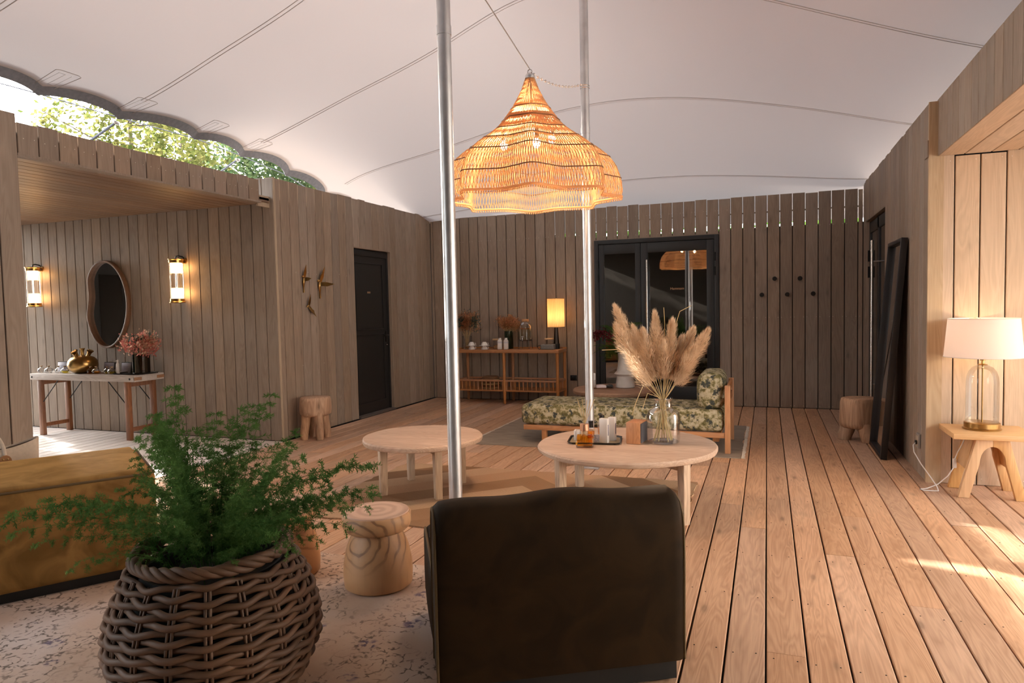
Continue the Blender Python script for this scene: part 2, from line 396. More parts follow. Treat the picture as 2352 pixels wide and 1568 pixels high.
pts += [(D2[0] + 0.158 * i + d, BY - .001, z) for i in range(12) for d in (0.018, 0.138) for z in (2.45, 2.72)]
pts += [(LX + .4 + 0.158 * i + d, BY - .001, 2.49) for i in range(15) for d in (0.022, 0.136)]
screws(wb, pts, (0, -1, 0))
for i in range(-12, 11): # horizontal batten seen through the slits
    pass
MB().box(-2.4, RX, BY + .03, BY + .06, 2.655, 2.672).build('batten', 'stain', wb)

# right wall with the far door
D3 = (8.20, 9.72, 2.435)
wr = MB().box(RX + .03, RX + .09, AL + .03, D3[0], -.12, 2.70).box(RX + .03, RX + .09, D3[0], D3[1], 2.44, 2.7).box(RX + .03, RX + .09, D3[1], BY + .1, -.12, 2.7).build('wall_right', 'backing')
struct(wr, 'taupe board wall behind the leaning black mirror', 'wall')
boards(wr, 'Zx-', AL + .02, BY, RX, 0.004, 2.94, 0.158, 0.0085, 'stain', cut=lambda y: [(D3[2], 2.94)] if D3[0] < y < D3[1] else [(0.004, 2.94)], phase=D3[0])
MB().box(RX - .002, RX + .10, AL - .006, AL + .02, 0, 2.95).build('corner_trim', 'stain_end', wr)
for y in (D3[0], D3[1]): MB().box(RX + .002, RX + .12, y - .012, y + .012, 0, D3[2]).build('door_reveal', 'stain', wr)
MB().box(RX + .002, RX + .12, D3[0], D3[1], D3[2] - .01, D3[2] + .008).build('door_reveal', 'stain', wr)
# right alcove: pale wall, soffit and fascia
wc = MB().box(RX + .03, 3.6, AL + .03, AL + .09, -.12, 2.6).build('wall_alcove_right', 'backing'); struct(wc, 'pale board wall behind the white table lamp', 'wall')
boards(wc, 'Zy', RX + .03, 3.6, AL, 0.004, 2.53, 0.167, 0.009, 'pale', phase=1.344)
random.seed(9)
screws(wc, [(1.344 + .167 * i + d, AL - .001, z) for i in range(-1, 4) for d in (.03, .135) for z in (.05, 2.49)], (0, -1, 0))
fr_ = MB().box(RX + .09, RX + .16, 2.0, AL + .05, 2.56, 2.78).build('trim_2', 'backing'); struct(fr_, 'row of short taupe fascia boards above the pale alcove', 'fascia')
boards(fr_, 'Zx-', 0.4, AL + .04, RX + .06, 2.535, 2.965, 0.158, 0.009, 'stain', phase=AL + .04)
MB().box(RX - .01, RX + .10, AL - .004, AL + .12, 2.535, 2.66).build('bracket', 'stain', fr_)
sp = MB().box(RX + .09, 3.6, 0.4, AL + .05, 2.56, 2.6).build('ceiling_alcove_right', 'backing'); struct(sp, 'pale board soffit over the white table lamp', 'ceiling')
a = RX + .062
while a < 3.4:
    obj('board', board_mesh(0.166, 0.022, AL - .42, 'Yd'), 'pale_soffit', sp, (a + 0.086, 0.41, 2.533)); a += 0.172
# unseen dark walls and roof, added behind the viewer to cut frontal light
M['rear'] = plain('added dark boards', (0.05, 0.04, 0.03, 1), 0.8)
wf = MB().box(-5.2, 3.6, -1.75, -1.65, 0, 3.4).build('wall_front_added', 'rear'); struct(wf, 'unseen dark wall added behind the viewer to cut frontal light', 'wall')
wg = MB().box(1.25, 1.35, -1.65, 2.0, 0, 3.3).build('wall_right_front_added', 'rear'); struct(wg, 'unseen dark wall added beside the viewer to cut light from the right', 'wall')
rf = MB().box(-5.2, 3.6, -1.65, 1.75, 3.25, 3.32).build('ceiling_rear_added', 'rear'); struct(rf, 'unseen dark flat roof added behind the viewer to cut light from above', 'ceiling')
# outer end of the left alcove: black glazed door between two open bays
we = MB().box(-9.98, -9.90, 4.62, 5.45, -.05, 2.64).build('wall_alcove_end', plain('pale render', (.55, .53, .5, 1), .8)); struct(we, 'pale pier at the outer end of the alcove', 'wall')
d4 = MB().box(-9.97, -9.91, 3.55, 4.61, 0, 2.30).build('door_4', 'black'); struct(d4, 'black outer door of the alcove seen in the oval mirror', 'door')
for (ya, yb) in ((3.65, 4.02), (4.10, 4.50)): MB().box(-9.909, -9.902, ya, yb, .2, 2.1).build('pane', plain('dark pane glass', (.012, .012, .012, 1), .06), d4)

# ---- doors
def lettering(txt, size, mat, parent, loc, rot_, name='lettering'):
    cu = bpy.data.curves.new('txt', 'FONT'); cu.body = txt; cu.size = size; cu.align_x = 'CENTER'; cu.extrude = 0.0006
    t = bpy.data.objects.new('txt', cu); C.objects.link(t); dg = bpy.context.evaluated_depsgraph_get(); dg.update()
    me = bpy.data.meshes.new_from_object(t.evaluated_get(dg)); bpy.data.objects.remove(t)
    me.materials.clear(); o = obj(name, me, mat, parent, loc); o.rotation_euler = rot_; return o
M['letters'] = plain('copper lettering', (0.55, 0.33, 0.19, 1), 0.4, 0.4)
d1 = MB().box(-.045, 0, DOOR1[0] + .012, DOOR1[1] - .012, 0.0, DOOR1[2] - .012).build('door_1', 'black'); d1.location = (LX - .06, 0, 0.012)
struct(d1, 'matt black panel door in the taupe left wall', 'door')
y0, y1 = DOOR1[0] + .012, DOOR1[1] - .012
MB().box(-.02, .018, y0, y1, DOOR1[2] - .115, DOOR1[2] - .03).build('frame_head', 'black', d1, bevel=.003)
MB().box(-.02, .018, y1 - .035, y1, 0, DOOR1[2] - .116).build('frame_jamb', 'black', d1, bevel=.003)
for (za, zb) in ((0.15, 1.10), (1.16, 2.08)):
    for q in ((y0 + .10, y1 - .14, za, za + .012), (y0 + .10, y1 - .14, zb - .012, zb), (y0 + .09, y0 + .10, za, zb), (y1 - .15, y1 - .135, za, zb)):
        MB().box(0.0005, .010, *q).build('panel_moulding', 'black', d1, bevel=.003)
hd = MB().box(0.0005, .012, y1 - .10, y1 - .06, .97, 1.13).build('handle_plate', 'blackm', d1, bevel=.003)
MB().tube([(.012, y1 - .08, 1.07), (.05, y1 - .08, 1.07), (.055, y1 - .10, 1.07), (.055, y1 - .20, 1.065)], .010, 8).build('lever', 'blackm', hd)
MB().lathe([(.012, 0), (.012, .008)], 10).build('keyhole', 'chrome', hd).location = (.012, y1 - .08, .93)
for k, (dy, w) in enumerate(((0, .018), (.026, .022), (.056, .02))): MB().box(.0005, .002, 8.135 + dy, 8.135 + dy + w, 1.665, 1.69).build('lettering', 'letters', d1)
MB().box(-.05, .09, y0, y1, -.012, 0.012).build('threshold', plain('grey threshold', (.12, .1, .09, 1), .6), d1)

d2 = MB().box(D2[0], D2[0] + .06, -.04, .05, 0, D2[2]).box(D2[1] - .06, D2[1], -.04, .05, 0, D2[2]).box(D2[0] + .06, D2[1] - .06, -.04, .05, D2[2] - .06, D2[2]).box(D2[0] + .06, D2[1] - .06, -.04, .05, 0, .03).build('door_2', 'black', bevel=.003)
d2.location.y = BY + .01; struct(d2, 'black framed glazed double door in the back wall', 'door')
def leaf(x0, x1, st):
    L = MB().box(x0, x0 + st, -.03, .03, .035, 2.33).box(x1 - st, x1, -.03, .03, .035, 2.33).box(x0 + st, x1 - st, -.03, .03, 2.19, 2.33).box(x0 + st, x1 - st, -.03, .03, .035, .26).build('leaf', 'black', d2, bevel=.004)
    MB().box(x0 + st, x1 - st, -.004, .004, .26, 2.19).build('pane', 'doorglass', L); return L
l1 = leaf(D2[0] + .064, -1.716, .075); l2 = leaf(-1.71, D2[1] - .064, .10)
l1.data.update()
pl = MB().tube([(-1.615, -.085, 2.08), (-1.615, -.085, .42)], .016, 10); pl.tube([(-1.615, -.03, 1.85), (-1.615, -.08, 1.85)], .007, 8).tube([(-1.615, -.03, .65), (-1.615, -.08, .65)], .007, 8); pl.build('pull_handle', 'chrome', l2)
MB().box(-1.50, -1.462, -.03, -.015, .98, 1.16).build('lock_plate', 'blackm', l2, bevel=.002)
for (x, hs) in ((D2[0] + .052, (1.98, 1.78)), (D2[1] - .052, (2.03, 1.83))):
    for z in hs: MB().tube([(x, -.045, z), (x, -.045, z + .12)], .011, 8).build('hinge', 'blackm', d2)
lettering('Hammam', .05, 'letters', l2, (-1.20, -.0055, 1.645), (pi / 2, 0, 0))
# small unlit lobby behind the glass: surfaces of the building, not of the hall
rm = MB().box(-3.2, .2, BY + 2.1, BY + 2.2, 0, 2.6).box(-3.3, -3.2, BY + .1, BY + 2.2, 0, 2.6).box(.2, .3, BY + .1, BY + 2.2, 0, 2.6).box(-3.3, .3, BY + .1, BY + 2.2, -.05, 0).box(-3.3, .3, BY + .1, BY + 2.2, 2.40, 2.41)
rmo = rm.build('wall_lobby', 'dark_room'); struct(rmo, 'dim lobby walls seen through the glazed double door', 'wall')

d3 = MB().box(.02, .07, D3[0] + .014, D3[1] - .014, .01, D3[2] - .012).build('door_3', 'black'); d3.location.x = RX + .045; struct(d3, 'black door with a long steel pull in the right wall', 'door')
for (ya, yb) in ((D3[0] + .02, D3[0] + .1), (D3[1] - .1, D3[1] - .02), (8.92, 9.02)): MB().box(-.005, .02, ya, yb, .02, D3[2] - .02).build('door_stile', 'black', d3, bevel=.003)
MB().box(-.005, .0195, D3[0] + .101, D3[1] - .101, D3[2] - .16, D3[2] - .03).build('door_rail', 'black', d3, bevel=.003)
for (ya, yb) in ((D3[0] + .101, 8.919), (9.021, D3[1] - .101)): MB().box(.008, .0195, ya, yb, .1, D3[2] - .161).build('pane', plain('dark pane', (.01, .01, .01, 1), .08), d3)
MB().tube([(-.145, 8.37, 2.09), (-.145, 8.37, .3)], .017, 10).tube([(-.145, 8.37, 1.86), (-.006, 8.37, 1.86)], .008, 8).tube([(-.145, 8.37, .52), (-.006, 8.37, .52)], .008, 8).build('pull_handle', 'chrome', d3)
for z in (2.0, 1.8): MB().box(-.03, -.006, D3[1] - .11, D3[1] - .08, z - .08, z + .06).build('hinge', 'blackm', d3)

# ---- stretch tent roof
_cp = [(-5.467, 4.9, 3.455), (-4.569, 4.9, 3.744), (-3.667, 4.9, 4.06),
       (-5.505, 6.53, 3.414), (-4.303, 6.53, 3.791), (-3.227, 6.53, 4.132), (-2.419, 6.53, 4.45), (0.034, 6.53, 4.077), (0.484, 6.53, 3.89), (1.593, 6.53, 3.451),
       (-5.238, 8.15, 3.28), (-4.035, 8.15, 3.515), (-2.123, 8.15, 3.845), (-1.237, 8.15, 3.838), (-0.277, 8.15, 3.685), (0.607, 8.15, 3.47), (1.58, 8.15, 3.201),
       (-4.421, 9.7, 2.95), (-1.973, 9.7, 3.201), (-0.896, 9.7, 3.182), (0.206, 9.7, 3.075), (1.172, 9.7, 2.965),
       (-5.8, 3.83, 3.40), (-5.8, 4.147, 3.40), (-5.8, 4.924, 3.392), (-5.8, 5.853, 3.40), (-5.8, 6.537, 3.349), (-5.8, 7.352, 3.265), (-5.8, 7.839, 3.117), (-5.8, 8.9, 2.93), (-5.8, 10.2, 2.75),
       (-1.67, 3.48, 4.75), (-1.49, 5.81, 4.72), (-5.8, 2.0, 3.35), (-5.8, 0.0, 3.2), (-1.6, 1.0, 4.3), (-1.6, -1.6, 3.5), (1.9, 4.4, 3.5), (2.0, 2.4, 3.5), (3.7, 4.5, 3.0), (3.7, 8.0, 2.9), (3.7, 0.0, 2.9),
       (2.0, 10.2, 2.85), (-1.5, 11.0, 2.62), (1.5, 11.0, 2.62), (-4.8, 11.0, 2.62), (3.7, 11.0, 2.6), (-4.2, 2.6, 3.72), (0.8, 3.6, 4.05), (-3.9, -1.6, 3.2), (1.2, -1.6, 3.2)]
_P = np.array(_cp); _XY = _P[:, :2]
def _phi(r): return np.where(r < 1e-9, 0.0, r * r * np.log(np.maximum(r, 1e-9)))
_K = _phi(np.linalg.norm(_XY[:, None] - _XY[None], axis=2)) + 0.02 * np.eye(len(_P))
_Q = np.hstack([np.ones((len(_P), 1)), _XY]); _A = np.block([[_K, _Q], [_Q.T, np.zeros((3, 3))]])
_w = np.linalg.solve(_A, np.concatenate([_P[:, 2], np.zeros(3)]))
def tent_z(x, y):
    x = np.asarray(x, float); y = np.asarray(y, float)
    r = np.sqrt((x[..., None] - _XY[:, 0]) ** 2 + (y[..., None] - _XY[:, 1]) ** 2)
    return _phi(r) @ _w[:-3] + _w[-3] + _w[-2] * x + _w[-1] * y
CUSPS = [-1.7, -0.9, -0.1, 0.7, 1.6, 2.5, 3.37, 4.147, 4.924, 5.853, 6.537, 7.352, 8.1, 8.9, 9.7, 10.4, 11.0]
def edge_x(y):
    for a_, b_ in zip(CUSPS[:-1], CUSPS[1:]):
        if a_ <= y <= b_:
            t = (y - a_) / (b_ - a_); return -5.8 + 0.13 * (4 * t * (1 - t)) ** 0.8
    return -5.8
NY, NX = 190, 80; TXR = 2.35
ys = np.linspace(-1.65, 11.0, NY); vt = []; ft = []
for j, y in enumerate(ys):
    ex = edge_x(y); xs = ex + (TXR - ex) * np.linspace(0, 1, NX); zs = tent_z(xs, np.full(NX, y))
    vt += list(zip(xs, [y] * NX, zs))
for j in range(NY - 1):
    for i in range(NX - 1): a_ = j * NX + i; ft.append((a_, a_ + 1, a_ + NX + 1, a_ + NX))
tent = MB().add(vt, ft).build('ceiling', 'tent', None, 180); struct(tent, 'cream stretch tent canopy on two poles with curved seams', 'ceiling')
M['thread'] = plain('seam thread', (.50, .44, .41, 1), .8)
def ribbon(pts, w, t, wdir):
    mb = MB(); n = len(pts); wd = Vector(wdir)
    vs_ = []
    for p in pts:
        p = Vector(p)
        for (a_, b_) in ((-w / 2, 0), (w / 2, 0), (w / 2, -t), (-w / 2, -t)): vs_.append(p + wd * a_ + Vector((0, 0, b_)))
    fs = [(i * 4 + k, i * 4 + (k + 1) % 4, (i + 1) * 4 + (k + 1) % 4, (i + 1) * 4 + k) for i in range(n - 1) for k in range(4)]
    return mb.add(vs_, fs)
for ysm in (1.64, 3.27, 4.9, 6.53, 8.15, 9.7):
    xs = np.linspace(edge_x(ysm) + .3, 2.3, 70); zs = tent_z(xs, np.full(70, ysm))
    for d in (-.022, .022): MB().tube([(x, ysm + d, z - .0042) for x, z in zip(xs, zs)], .0034, 5).build('seam', 'thread', tent)
yy = np.linspace(0.5, 10.2, 240); bp = [(edge_x(y), y, float(tent_z(edge_x(y), y))) for y in yy]
vs_ = []; fs = []
for (x, y, z) in bp:
    for (dx, dz) in ((.05, .030), (-.045, -.062), (-.053, -.055), (.045, .040)): vs_.append((x + dx, y, z + dz))
for i in range(len(bp) - 1):
    for k in range(4): fs.append((i * 4 + k, i * 4 + (k + 1) % 4, (i + 1) * 4 + (k + 1) % 4, (i + 1) * 4 + k))
MB().add(vs_, fs).build('edge_webbing', 'tent_band', tent, 60)
MB().tube([(edge_x(c) - .02, c, float(tent_z(edge_x(c), c)) - .05) for c in CUSPS if 2 < c < 10], .005, 6).build('edge_cable', 'tent_band', tent)
M['patch'] = translucent('tent patch', (.66, .6, .55, 1), (.5, .42, .36, 1), .2)
for c in (4.147, 4.924, 5.853, 6.537):
    def pt(dx, dy, dz=-.006): x = -5.8 + dx; return (x, c + dy, float(tent_z(x, c + dy)) + dz)
    rim = [pt(.06 + .30 * i / 6, -.11 * (0.75 + .25 * i / 6), -.010) for i in range(7)] + [pt(.375, d, -.010) for d in (-.08, 0, .08)] + [pt(.06 + .30 * i / 6, .11 * (0.75 + .25 * i / 6), -.010) for i in range(6, -1, -1)]
    rim2 = [pt(.10 + .22 * i / 4, d, -.004) for d, r_ in ((-.055, range(5)), (0.0, range(4, -1, -1)), (.055, range(5))) for i in r_]
    MB().tube(rim, .0028, 5).tube(rim2, .0014, 4).build('reinforcement_stitching', 'thread', tent)
    z0 = float(tent_z(-5.8, c))
    if c in (4.924, 6.537):
        g = thing('guy_strap', 'dark ratchet strap from the tent edge by the ' + ('second' if c < 5 else 'last') + ' reinforced tie point', 'strap', (-5.83, c, z0 - .06))
        MB().box(-.045, -.02, -.03, .03, -.05, -.02).build('ring', 'chrome', g, bevel=.004)
        MB().tube([(-.03, 0, -.03), (-.30, -.10, -.22)], .012, 8).tube([(-.30, -.10, -.22), (-.62, -.22, -.42)], .026 if c < 5 else .012, 8).build('ratchet', 'tent_band', g)
        MB().tube([(-.62, -.22, -.42), (-.80, -.28, -.56)], .012, 8).build('webbing', 'tent_band', g)

# ---- unseen house wall, added to bounce sunlight through the pale alcove
hs_ = MB().box(7.6, 7.9, -4.0, 11.0, -.13, 5.2).build('wall_bounce_added', plain('bounce wall render', (.80, .74, .67, 1), .9, noise=.04, nscale=3)); struct(hs_, 'unseen cream house wall added to bounce sunlight onto the left wall', 'wall')
for yy_ in (-1.5, 3.0, 7.5):
    w_ = MB().box(7.55, 7.62, yy_, yy_ + 1.1, 2.9, 4.2).build('window_frame', 'black', hs_, bevel=.01)
MB().box(7.4, 8.1, -4.2, 11.2, 5.2, 5.35).build('eaves', 'stain', hs_)

# ---- outdoors: lawn, hedge and trees seen over the wall and through the slits; unseen ones added for shade
M['grass'] = plain('pale gravel', (0.34, 0.31, 0.28, 1), 0.95, noise=0.2, nscale=3.0)
gnd = MB().box(-60, 40, -30, 60, -.30, -.13).build('ground', 'grass'); struct(gnd, 'pale gravel ground around the tent', 'ground')
def leafmat(name, a_, b_):
    m = bpy.data.materials.new(name); m.use_nodes = True; nt = m.node_tree; nt.nodes.clear()
    tc = nd(nt, 'ShaderNodeTexCoord'); nz = nd(nt, 'ShaderNodeTexNoise', {'Vector': tc.outputs['Object'], 'Scale': 1.7, 'Detail': 6.0})
    c_ = ramp(nt, nz.outputs['Fac'], [(.35, a_), (.65, b_)])
    d = nd(nt, 'ShaderNodeBsdfDiffuse', {'Color': c_}); t = nd(nt, 'ShaderNodeBsdfTranslucent', {'Color': c_}); mx = nd(nt, 'ShaderNodeMixShader', {0: .5})
    nt.links.new(d.outputs[0], mx.inputs[1]); nt.links.new(t.outputs[0], mx.inputs[2]); o = nd(nt, 'ShaderNodeOutputMaterial'); nt.links.new(mx.outputs[0], o.inputs[0]); return m
M['leaf_tree'] = leafmat('tree leaves', (0.060, 0.085, 0.020, 1), (0.17, 0.16, 0.055, 1))
M['leaf_tree2'] = leafmat('teal tree leaves', (0.045, 0.085, 0.040, 1), (0.12, 0.15, 0.065, 1))
M['leaf_hedge'] = leafmat('hedge leaves', (0.035, 0.10, 0.012, 1), (0.10, 0.22, 0.03, 1))
M['leaf_dark'] = leafmat('shade hedge leaves', (0.03, 0.045, 0.02, 1), (0.07, 0.09, 0.045, 1))
M['bark'] = plain('bark', (0.13, 0.10, 0.075, 1), 0.9, noise=0.3, nscale=8)
def leaves(mb, n, fn, size, rng):
    for _ in range(n):
        p = Vector(fn(rng)); s_ = size * rng.uniform(.6, 1.4); u = Vector((rng.gauss(0, 1), rng.gauss(0, 1), rng.gauss(0, .6))).normalized(); w = u.orthogonal().normalized() * .55
        w.rotate(Matrix.Rotation(rng.uniform(0, 6.28), 3, u))
        mb.add([p - u * s_ * .5, p + w * s_ * .5, p + u * s_ * .5, p - w * s_ * .5], [(0, 1, 2, 3)])
def tree(name, label, x, y, h, cr, ch, n, mat, seed, size=.16):
    rng = random.Random(seed); t = thing(name, label, 'tree', (x, y, -.13), 0, None)
    MB().tube([(0, 0, 0), (.1, .05, h * .4), (-.05, .1, h * .75), (.05, 0, h * .95)], [.16, .13, .08, .03], 8).build('trunk', 'bark', t)
    br = MB(); ends = []
    for k in range(16):
        a_ = rng.uniform(0, 6.28); z_ = h * rng.uniform(.25, .85); l_ = cr * rng.uniform(.6, 1.0); e_ = (l_ * cos(a_), l_ * sin(a_), z_ + l_ * rng.uniform(.1, .5))
        br.tube([(0, 0, z_), (e_[0] * .5, e_[1] * .5, z_ + (e_[2] - z_) * .3), e_], [.045, .03, .01], 5); ends.append(e_)
    br.build('branches', 'bark', t)
    def fn(g):
        if g.random() < .55:
            e_ = g.choice(ends); f_ = g.uniform(.45, 1.05); return (e_[0] * f_ + g.gauss(0, .28), e_[1] * f_ + g.gauss(0, .28), e_[2] * (.35 + .65 * f_) + g.gauss(0, .28))
        a_ = g.uniform(0, 6.28); r_ = cr * sqrt(g.random()); zz = g.uniform(-1, 1); return (r_ * cos(a_) * sqrt(1 - zz * zz * .8), r_ * sin(a_) * sqrt(1 - zz * zz * .8), h * .62 + ch * zz)
    mb = MB(); leaves(mb, n, fn, size, rng); f = mb.build('foliage', mat, t, 0); f['kind'] = 'stuff'; return t
tree('garden_tree', 'yellow green leafy tree behind the tent edge with bare sky beside it', -25.0, 21.6, 12.5, 3.4, 4.2, 9000, 'leaf_tree', 1, .24)
tree('garden_tree', 'blue green leafy tree behind the middle of the tent edge', -25.0, 31.0, 14.0, 3.8, 4.8, 12000, 'leaf_tree2', 2, .26)
tree('garden_tree', 'pale leafy tree behind the low end of the tent edge', -22.0, 40.5, 14.0, 3.8, 5.0, 12000, 'leaf_tree', 3, .27)
tree('garden_tree', 'dense far leafy tree filling the gap under the tent edge', -36.0, 35.0, 17.0, 4.6, 5.6, 9000, 'leaf_tree', 4, .34)
tree('garden_tree', 'far leafy tree seen between the nearer crowns', -33.5, 46.5, 17.0, 4.6, 5.8, 9000, 'leaf_tree', 6, .34)
tree('added_sapling', 'thin sparse unseen tree added to dapple the sun', -15.5, 7.4, 6.0, 1.9, 2.0, 2600, 'leaf_tree', 9, .17)  # out of view, added in the sun's path to break up its light
shg = thing('added_shade_hedge', 'tall unseen hedge added to keep low sun out of the hall', 'hedge', (-14.2, 0.2, -.13))  # out of view, added to block low sun from the left
mb = MB(); leaves(mb, 5000, lambda g: (g.uniform(-.6, .6), g.uniform(-7, 4.3), g.uniform(0, 7.0)), .25, random.Random(5)); mb.build('foliage', 'leaf_dark', shg, 0)['kind'] = 'stuff'
MB().box(-.4, .4, -7, 4.3, 0, 6.6).build('hedge_core', 'leaf_dark', shg)
random.seed(21); rng = random.Random(21)
hg = thing('garden_hedge', 'bright green hedge glimpsed through the back wall slits', 'hedge', (-1.0, 15.5, -.13))
mb = MB(); leaves(mb, 9000, lambda g: (g.uniform(-9, 9), g.uniform(-.6, .6), g.uniform(0, 3.4)), .2, rng); mb.build('foliage', 'leaf_hedge', hg, 0)['kind'] = 'stuff'
MB().box(-9, 9, -.35, .35, 0, 3.1).build('hedge_core', 'leaf_hedge', hg)
# ------------------------------------------------------------------ materials of the furniture
M['velvet_olive'] = velvet('olive brown velvet', (0.028, 0.014, 0.004, 1), (0.016, 0.008, 0.002, 1), 0.2)
M['velvet_ochre'] = velvet('ochre velvet', (0.30, 0.165, 0.052, 1), (0.16, 0.082, 0.022, 1), 0.45)
M['piping'] = plain('velvet piping', (0.10, 0.06, 0.02, 1), 0.8)
M['teak'] = wood('bleached teak', (0.60, 0.45, 0.345, 1), (0.42, 0.295, 0.215, 1), 'X', 0.62, 0.05, 1.2, 0.25)
M['teak_leg'] = wood('bleached teak leg', (0.58, 0.42, 0.28, 1), (0.34, 0.23, 0.15, 1), 'Z', 0.65, 0.12, 1.2, 0.1)
M['teak_dark'] = wood('warm teak', (0.36, 0.19, 0.105, 1), (0.22, 0.11, 0.058, 1), 'X', 0.55, 0.05, 1.2, 0.1)
M['oak'] = wood('honey oak', (0.50, 0.235, 0.095, 1), (0.36, 0.155, 0.06, 1), 'Z', 0.5, 0.08, 1.0, 0.1)
M['oak_x'] = wood('honey oak rail', (0.48, 0.225, 0.095, 1), (0.34, 0.15, 0.06, 1), 'X', 0.5, 0.08, 1.0, 0.1)
M['pine'] = wood('light pine', (0.68, 0.42, 0.20, 1), (0.52, 0.29, 0.125, 1), 'Z', 0.5, 0.06, 1.0, 0.2)
M['pine_x'] = wood('light pine top', (0.72, 0.46, 0.235, 1), (0.58, 0.35, 0.16, 1), 'X', 0.5, 0.03, 1.0, 0.2)
M['log'] = wood('peeled log', (0.55, 0.36, 0.23, 1), (0.30, 0.17, 0.10, 1), 'Z', 0.7, 0.08, 0.7, 0.7)
M['red_wood'] = wood('red brown hardwood', (0.27, 0.115, 0.055, 1), (0.17, 0.068, 0.032, 1), 'Z', 0.5, 0.08, 1.0, 0.0)
M['whitewash'] = wood('whitewashed plank', (0.62, 0.56, 0.52, 1), (0.42, 0.36, 0.32, 1), 'X', 0.7, 0.04, 1.5, 0.2)
M['wicker'] = plain('dark wicker', (0.135, 0.070, 0.038, 1), 0.6, noise=0.35, nscale=6)
M['rattan'] = translucent('rattan strands', (0.80, 0.53, 0.29, 1), (0.85, 0.58, 0.32, 1), 0.45)
M['rattan_dark'] = plain('dark rattan ring', (0.20, 0.095, 0.04, 1), 0.7)
M['plinth'] = plain('black plinth', (0.006, 0.006, 0.006, 1), 0.6)
M['rubber'] = plain('white cable', (0.75, 0.72, 0.70, 1), 0.45)
M['brass'] = plain('aged brass', (0.42, 0.26, 0.095, 1), 0.28, 1.0, noise=0.2, nscale=12)
M['white_cer'] = plain('white ceramic', (0.74, 0.70, 0.66, 1), 0.35)
M['grey_cer'] = plain('pale stone ceramic', (0.50, 0.46, 0.42, 1), 0.6, noise=0.1, nscale=14)
def suar():
    m, nt, b = base_mat('suar wood rings'); tc = nd(nt, 'ShaderNodeTexCoord')
    mp = nd(nt, 'ShaderNodeMapping', {'Vector': tc.outputs['Object'], 'Location': (0.10, 0.16, -0.30), 'Scale': (1.0, 1.0, 1.15)})
    w = nd(nt, 'ShaderNodeTexWave', {'Vector': mp.outputs[0], 'Scale': 6.0, 'Distortion': 5.0, 'Detail': 2.5, 'Detail Scale': 1.2}, wave_type='RINGS', rings_direction='SPHERICAL')
    c1 = ramp(nt, w.outputs['Fac'], [(0.0, (0.52, 0.285, 0.135, 1)), (0.75, (0.46, 0.245, 0.11, 1)), (0.95, (0.20, 0.095, 0.042, 1))])
    n = nd(nt, 'ShaderNodeTexNoise', {'Vector': tc.outputs['Object'], 'Scale': 7.0, 'Detail': 3.0})
    c2 = mixc(nt, ramp(nt, n.outputs['Fac'], [(0.45, (0, 0, 0, 1)), (0.7, (.6, .6, .6, 1))]), c1, (0.56, 0.33, 0.18, 1))
    sz = nd(nt, 'ShaderNodeSeparateXYZ', {0: tc.outputs['Object']}).outputs['Z']
    c3 = mixc(nt, ramp(nt, sz, [(0.10, (1, 1, 1, 1)), (0.20, (0.1, 0.1, 0.1, 1))]), c2, (0.50, 0.27, 0.125, 1))
    fn_ = nd(nt, 'ShaderNodeTexNoise', {'Vector': nd(nt, 'ShaderNodeMapping', {'Vector': tc.outputs['Object'], 'Scale': (30.0, 30.0, 3.0)}).outputs[0], 'Scale': 1.0, 'Detail': 3.0}).outputs['Fac']
    c4 = mixc(nt, ramp(nt, fn_, [(0.5, (0, 0, 0, 1)), (0.75, (.45, .45, .45, 1))]), c3, (0.33, 0.17, 0.08, 1))
    nt.links.new(c4, b.inputs['Base Color']); b.inputs['Roughness'].default_value = 0.55; return m
M['suar'] = suar()
def suar_top():
    m, nt, b = base_mat('pale suar end grain'); tc = nd(nt, 'ShaderNodeTexCoord')
    w = nd(nt, 'ShaderNodeTexWave', {'Vector': tc.outputs['Object'], 'Scale': 5.0, 'Distortion': 3.5, 'Detail': 2.0}, wave_type='RINGS', rings_direction='Z')
    nt.links.new(ramp(nt, w.outputs['Fac'], [(0.2, (0.62, 0.42, 0.30, 1)), (0.9, (0.50, 0.32, 0.22, 1))]), b.inputs['Base Color']); b.inputs['Roughness'].default_value = .6; return m
M['suar_top'] = suar_top()
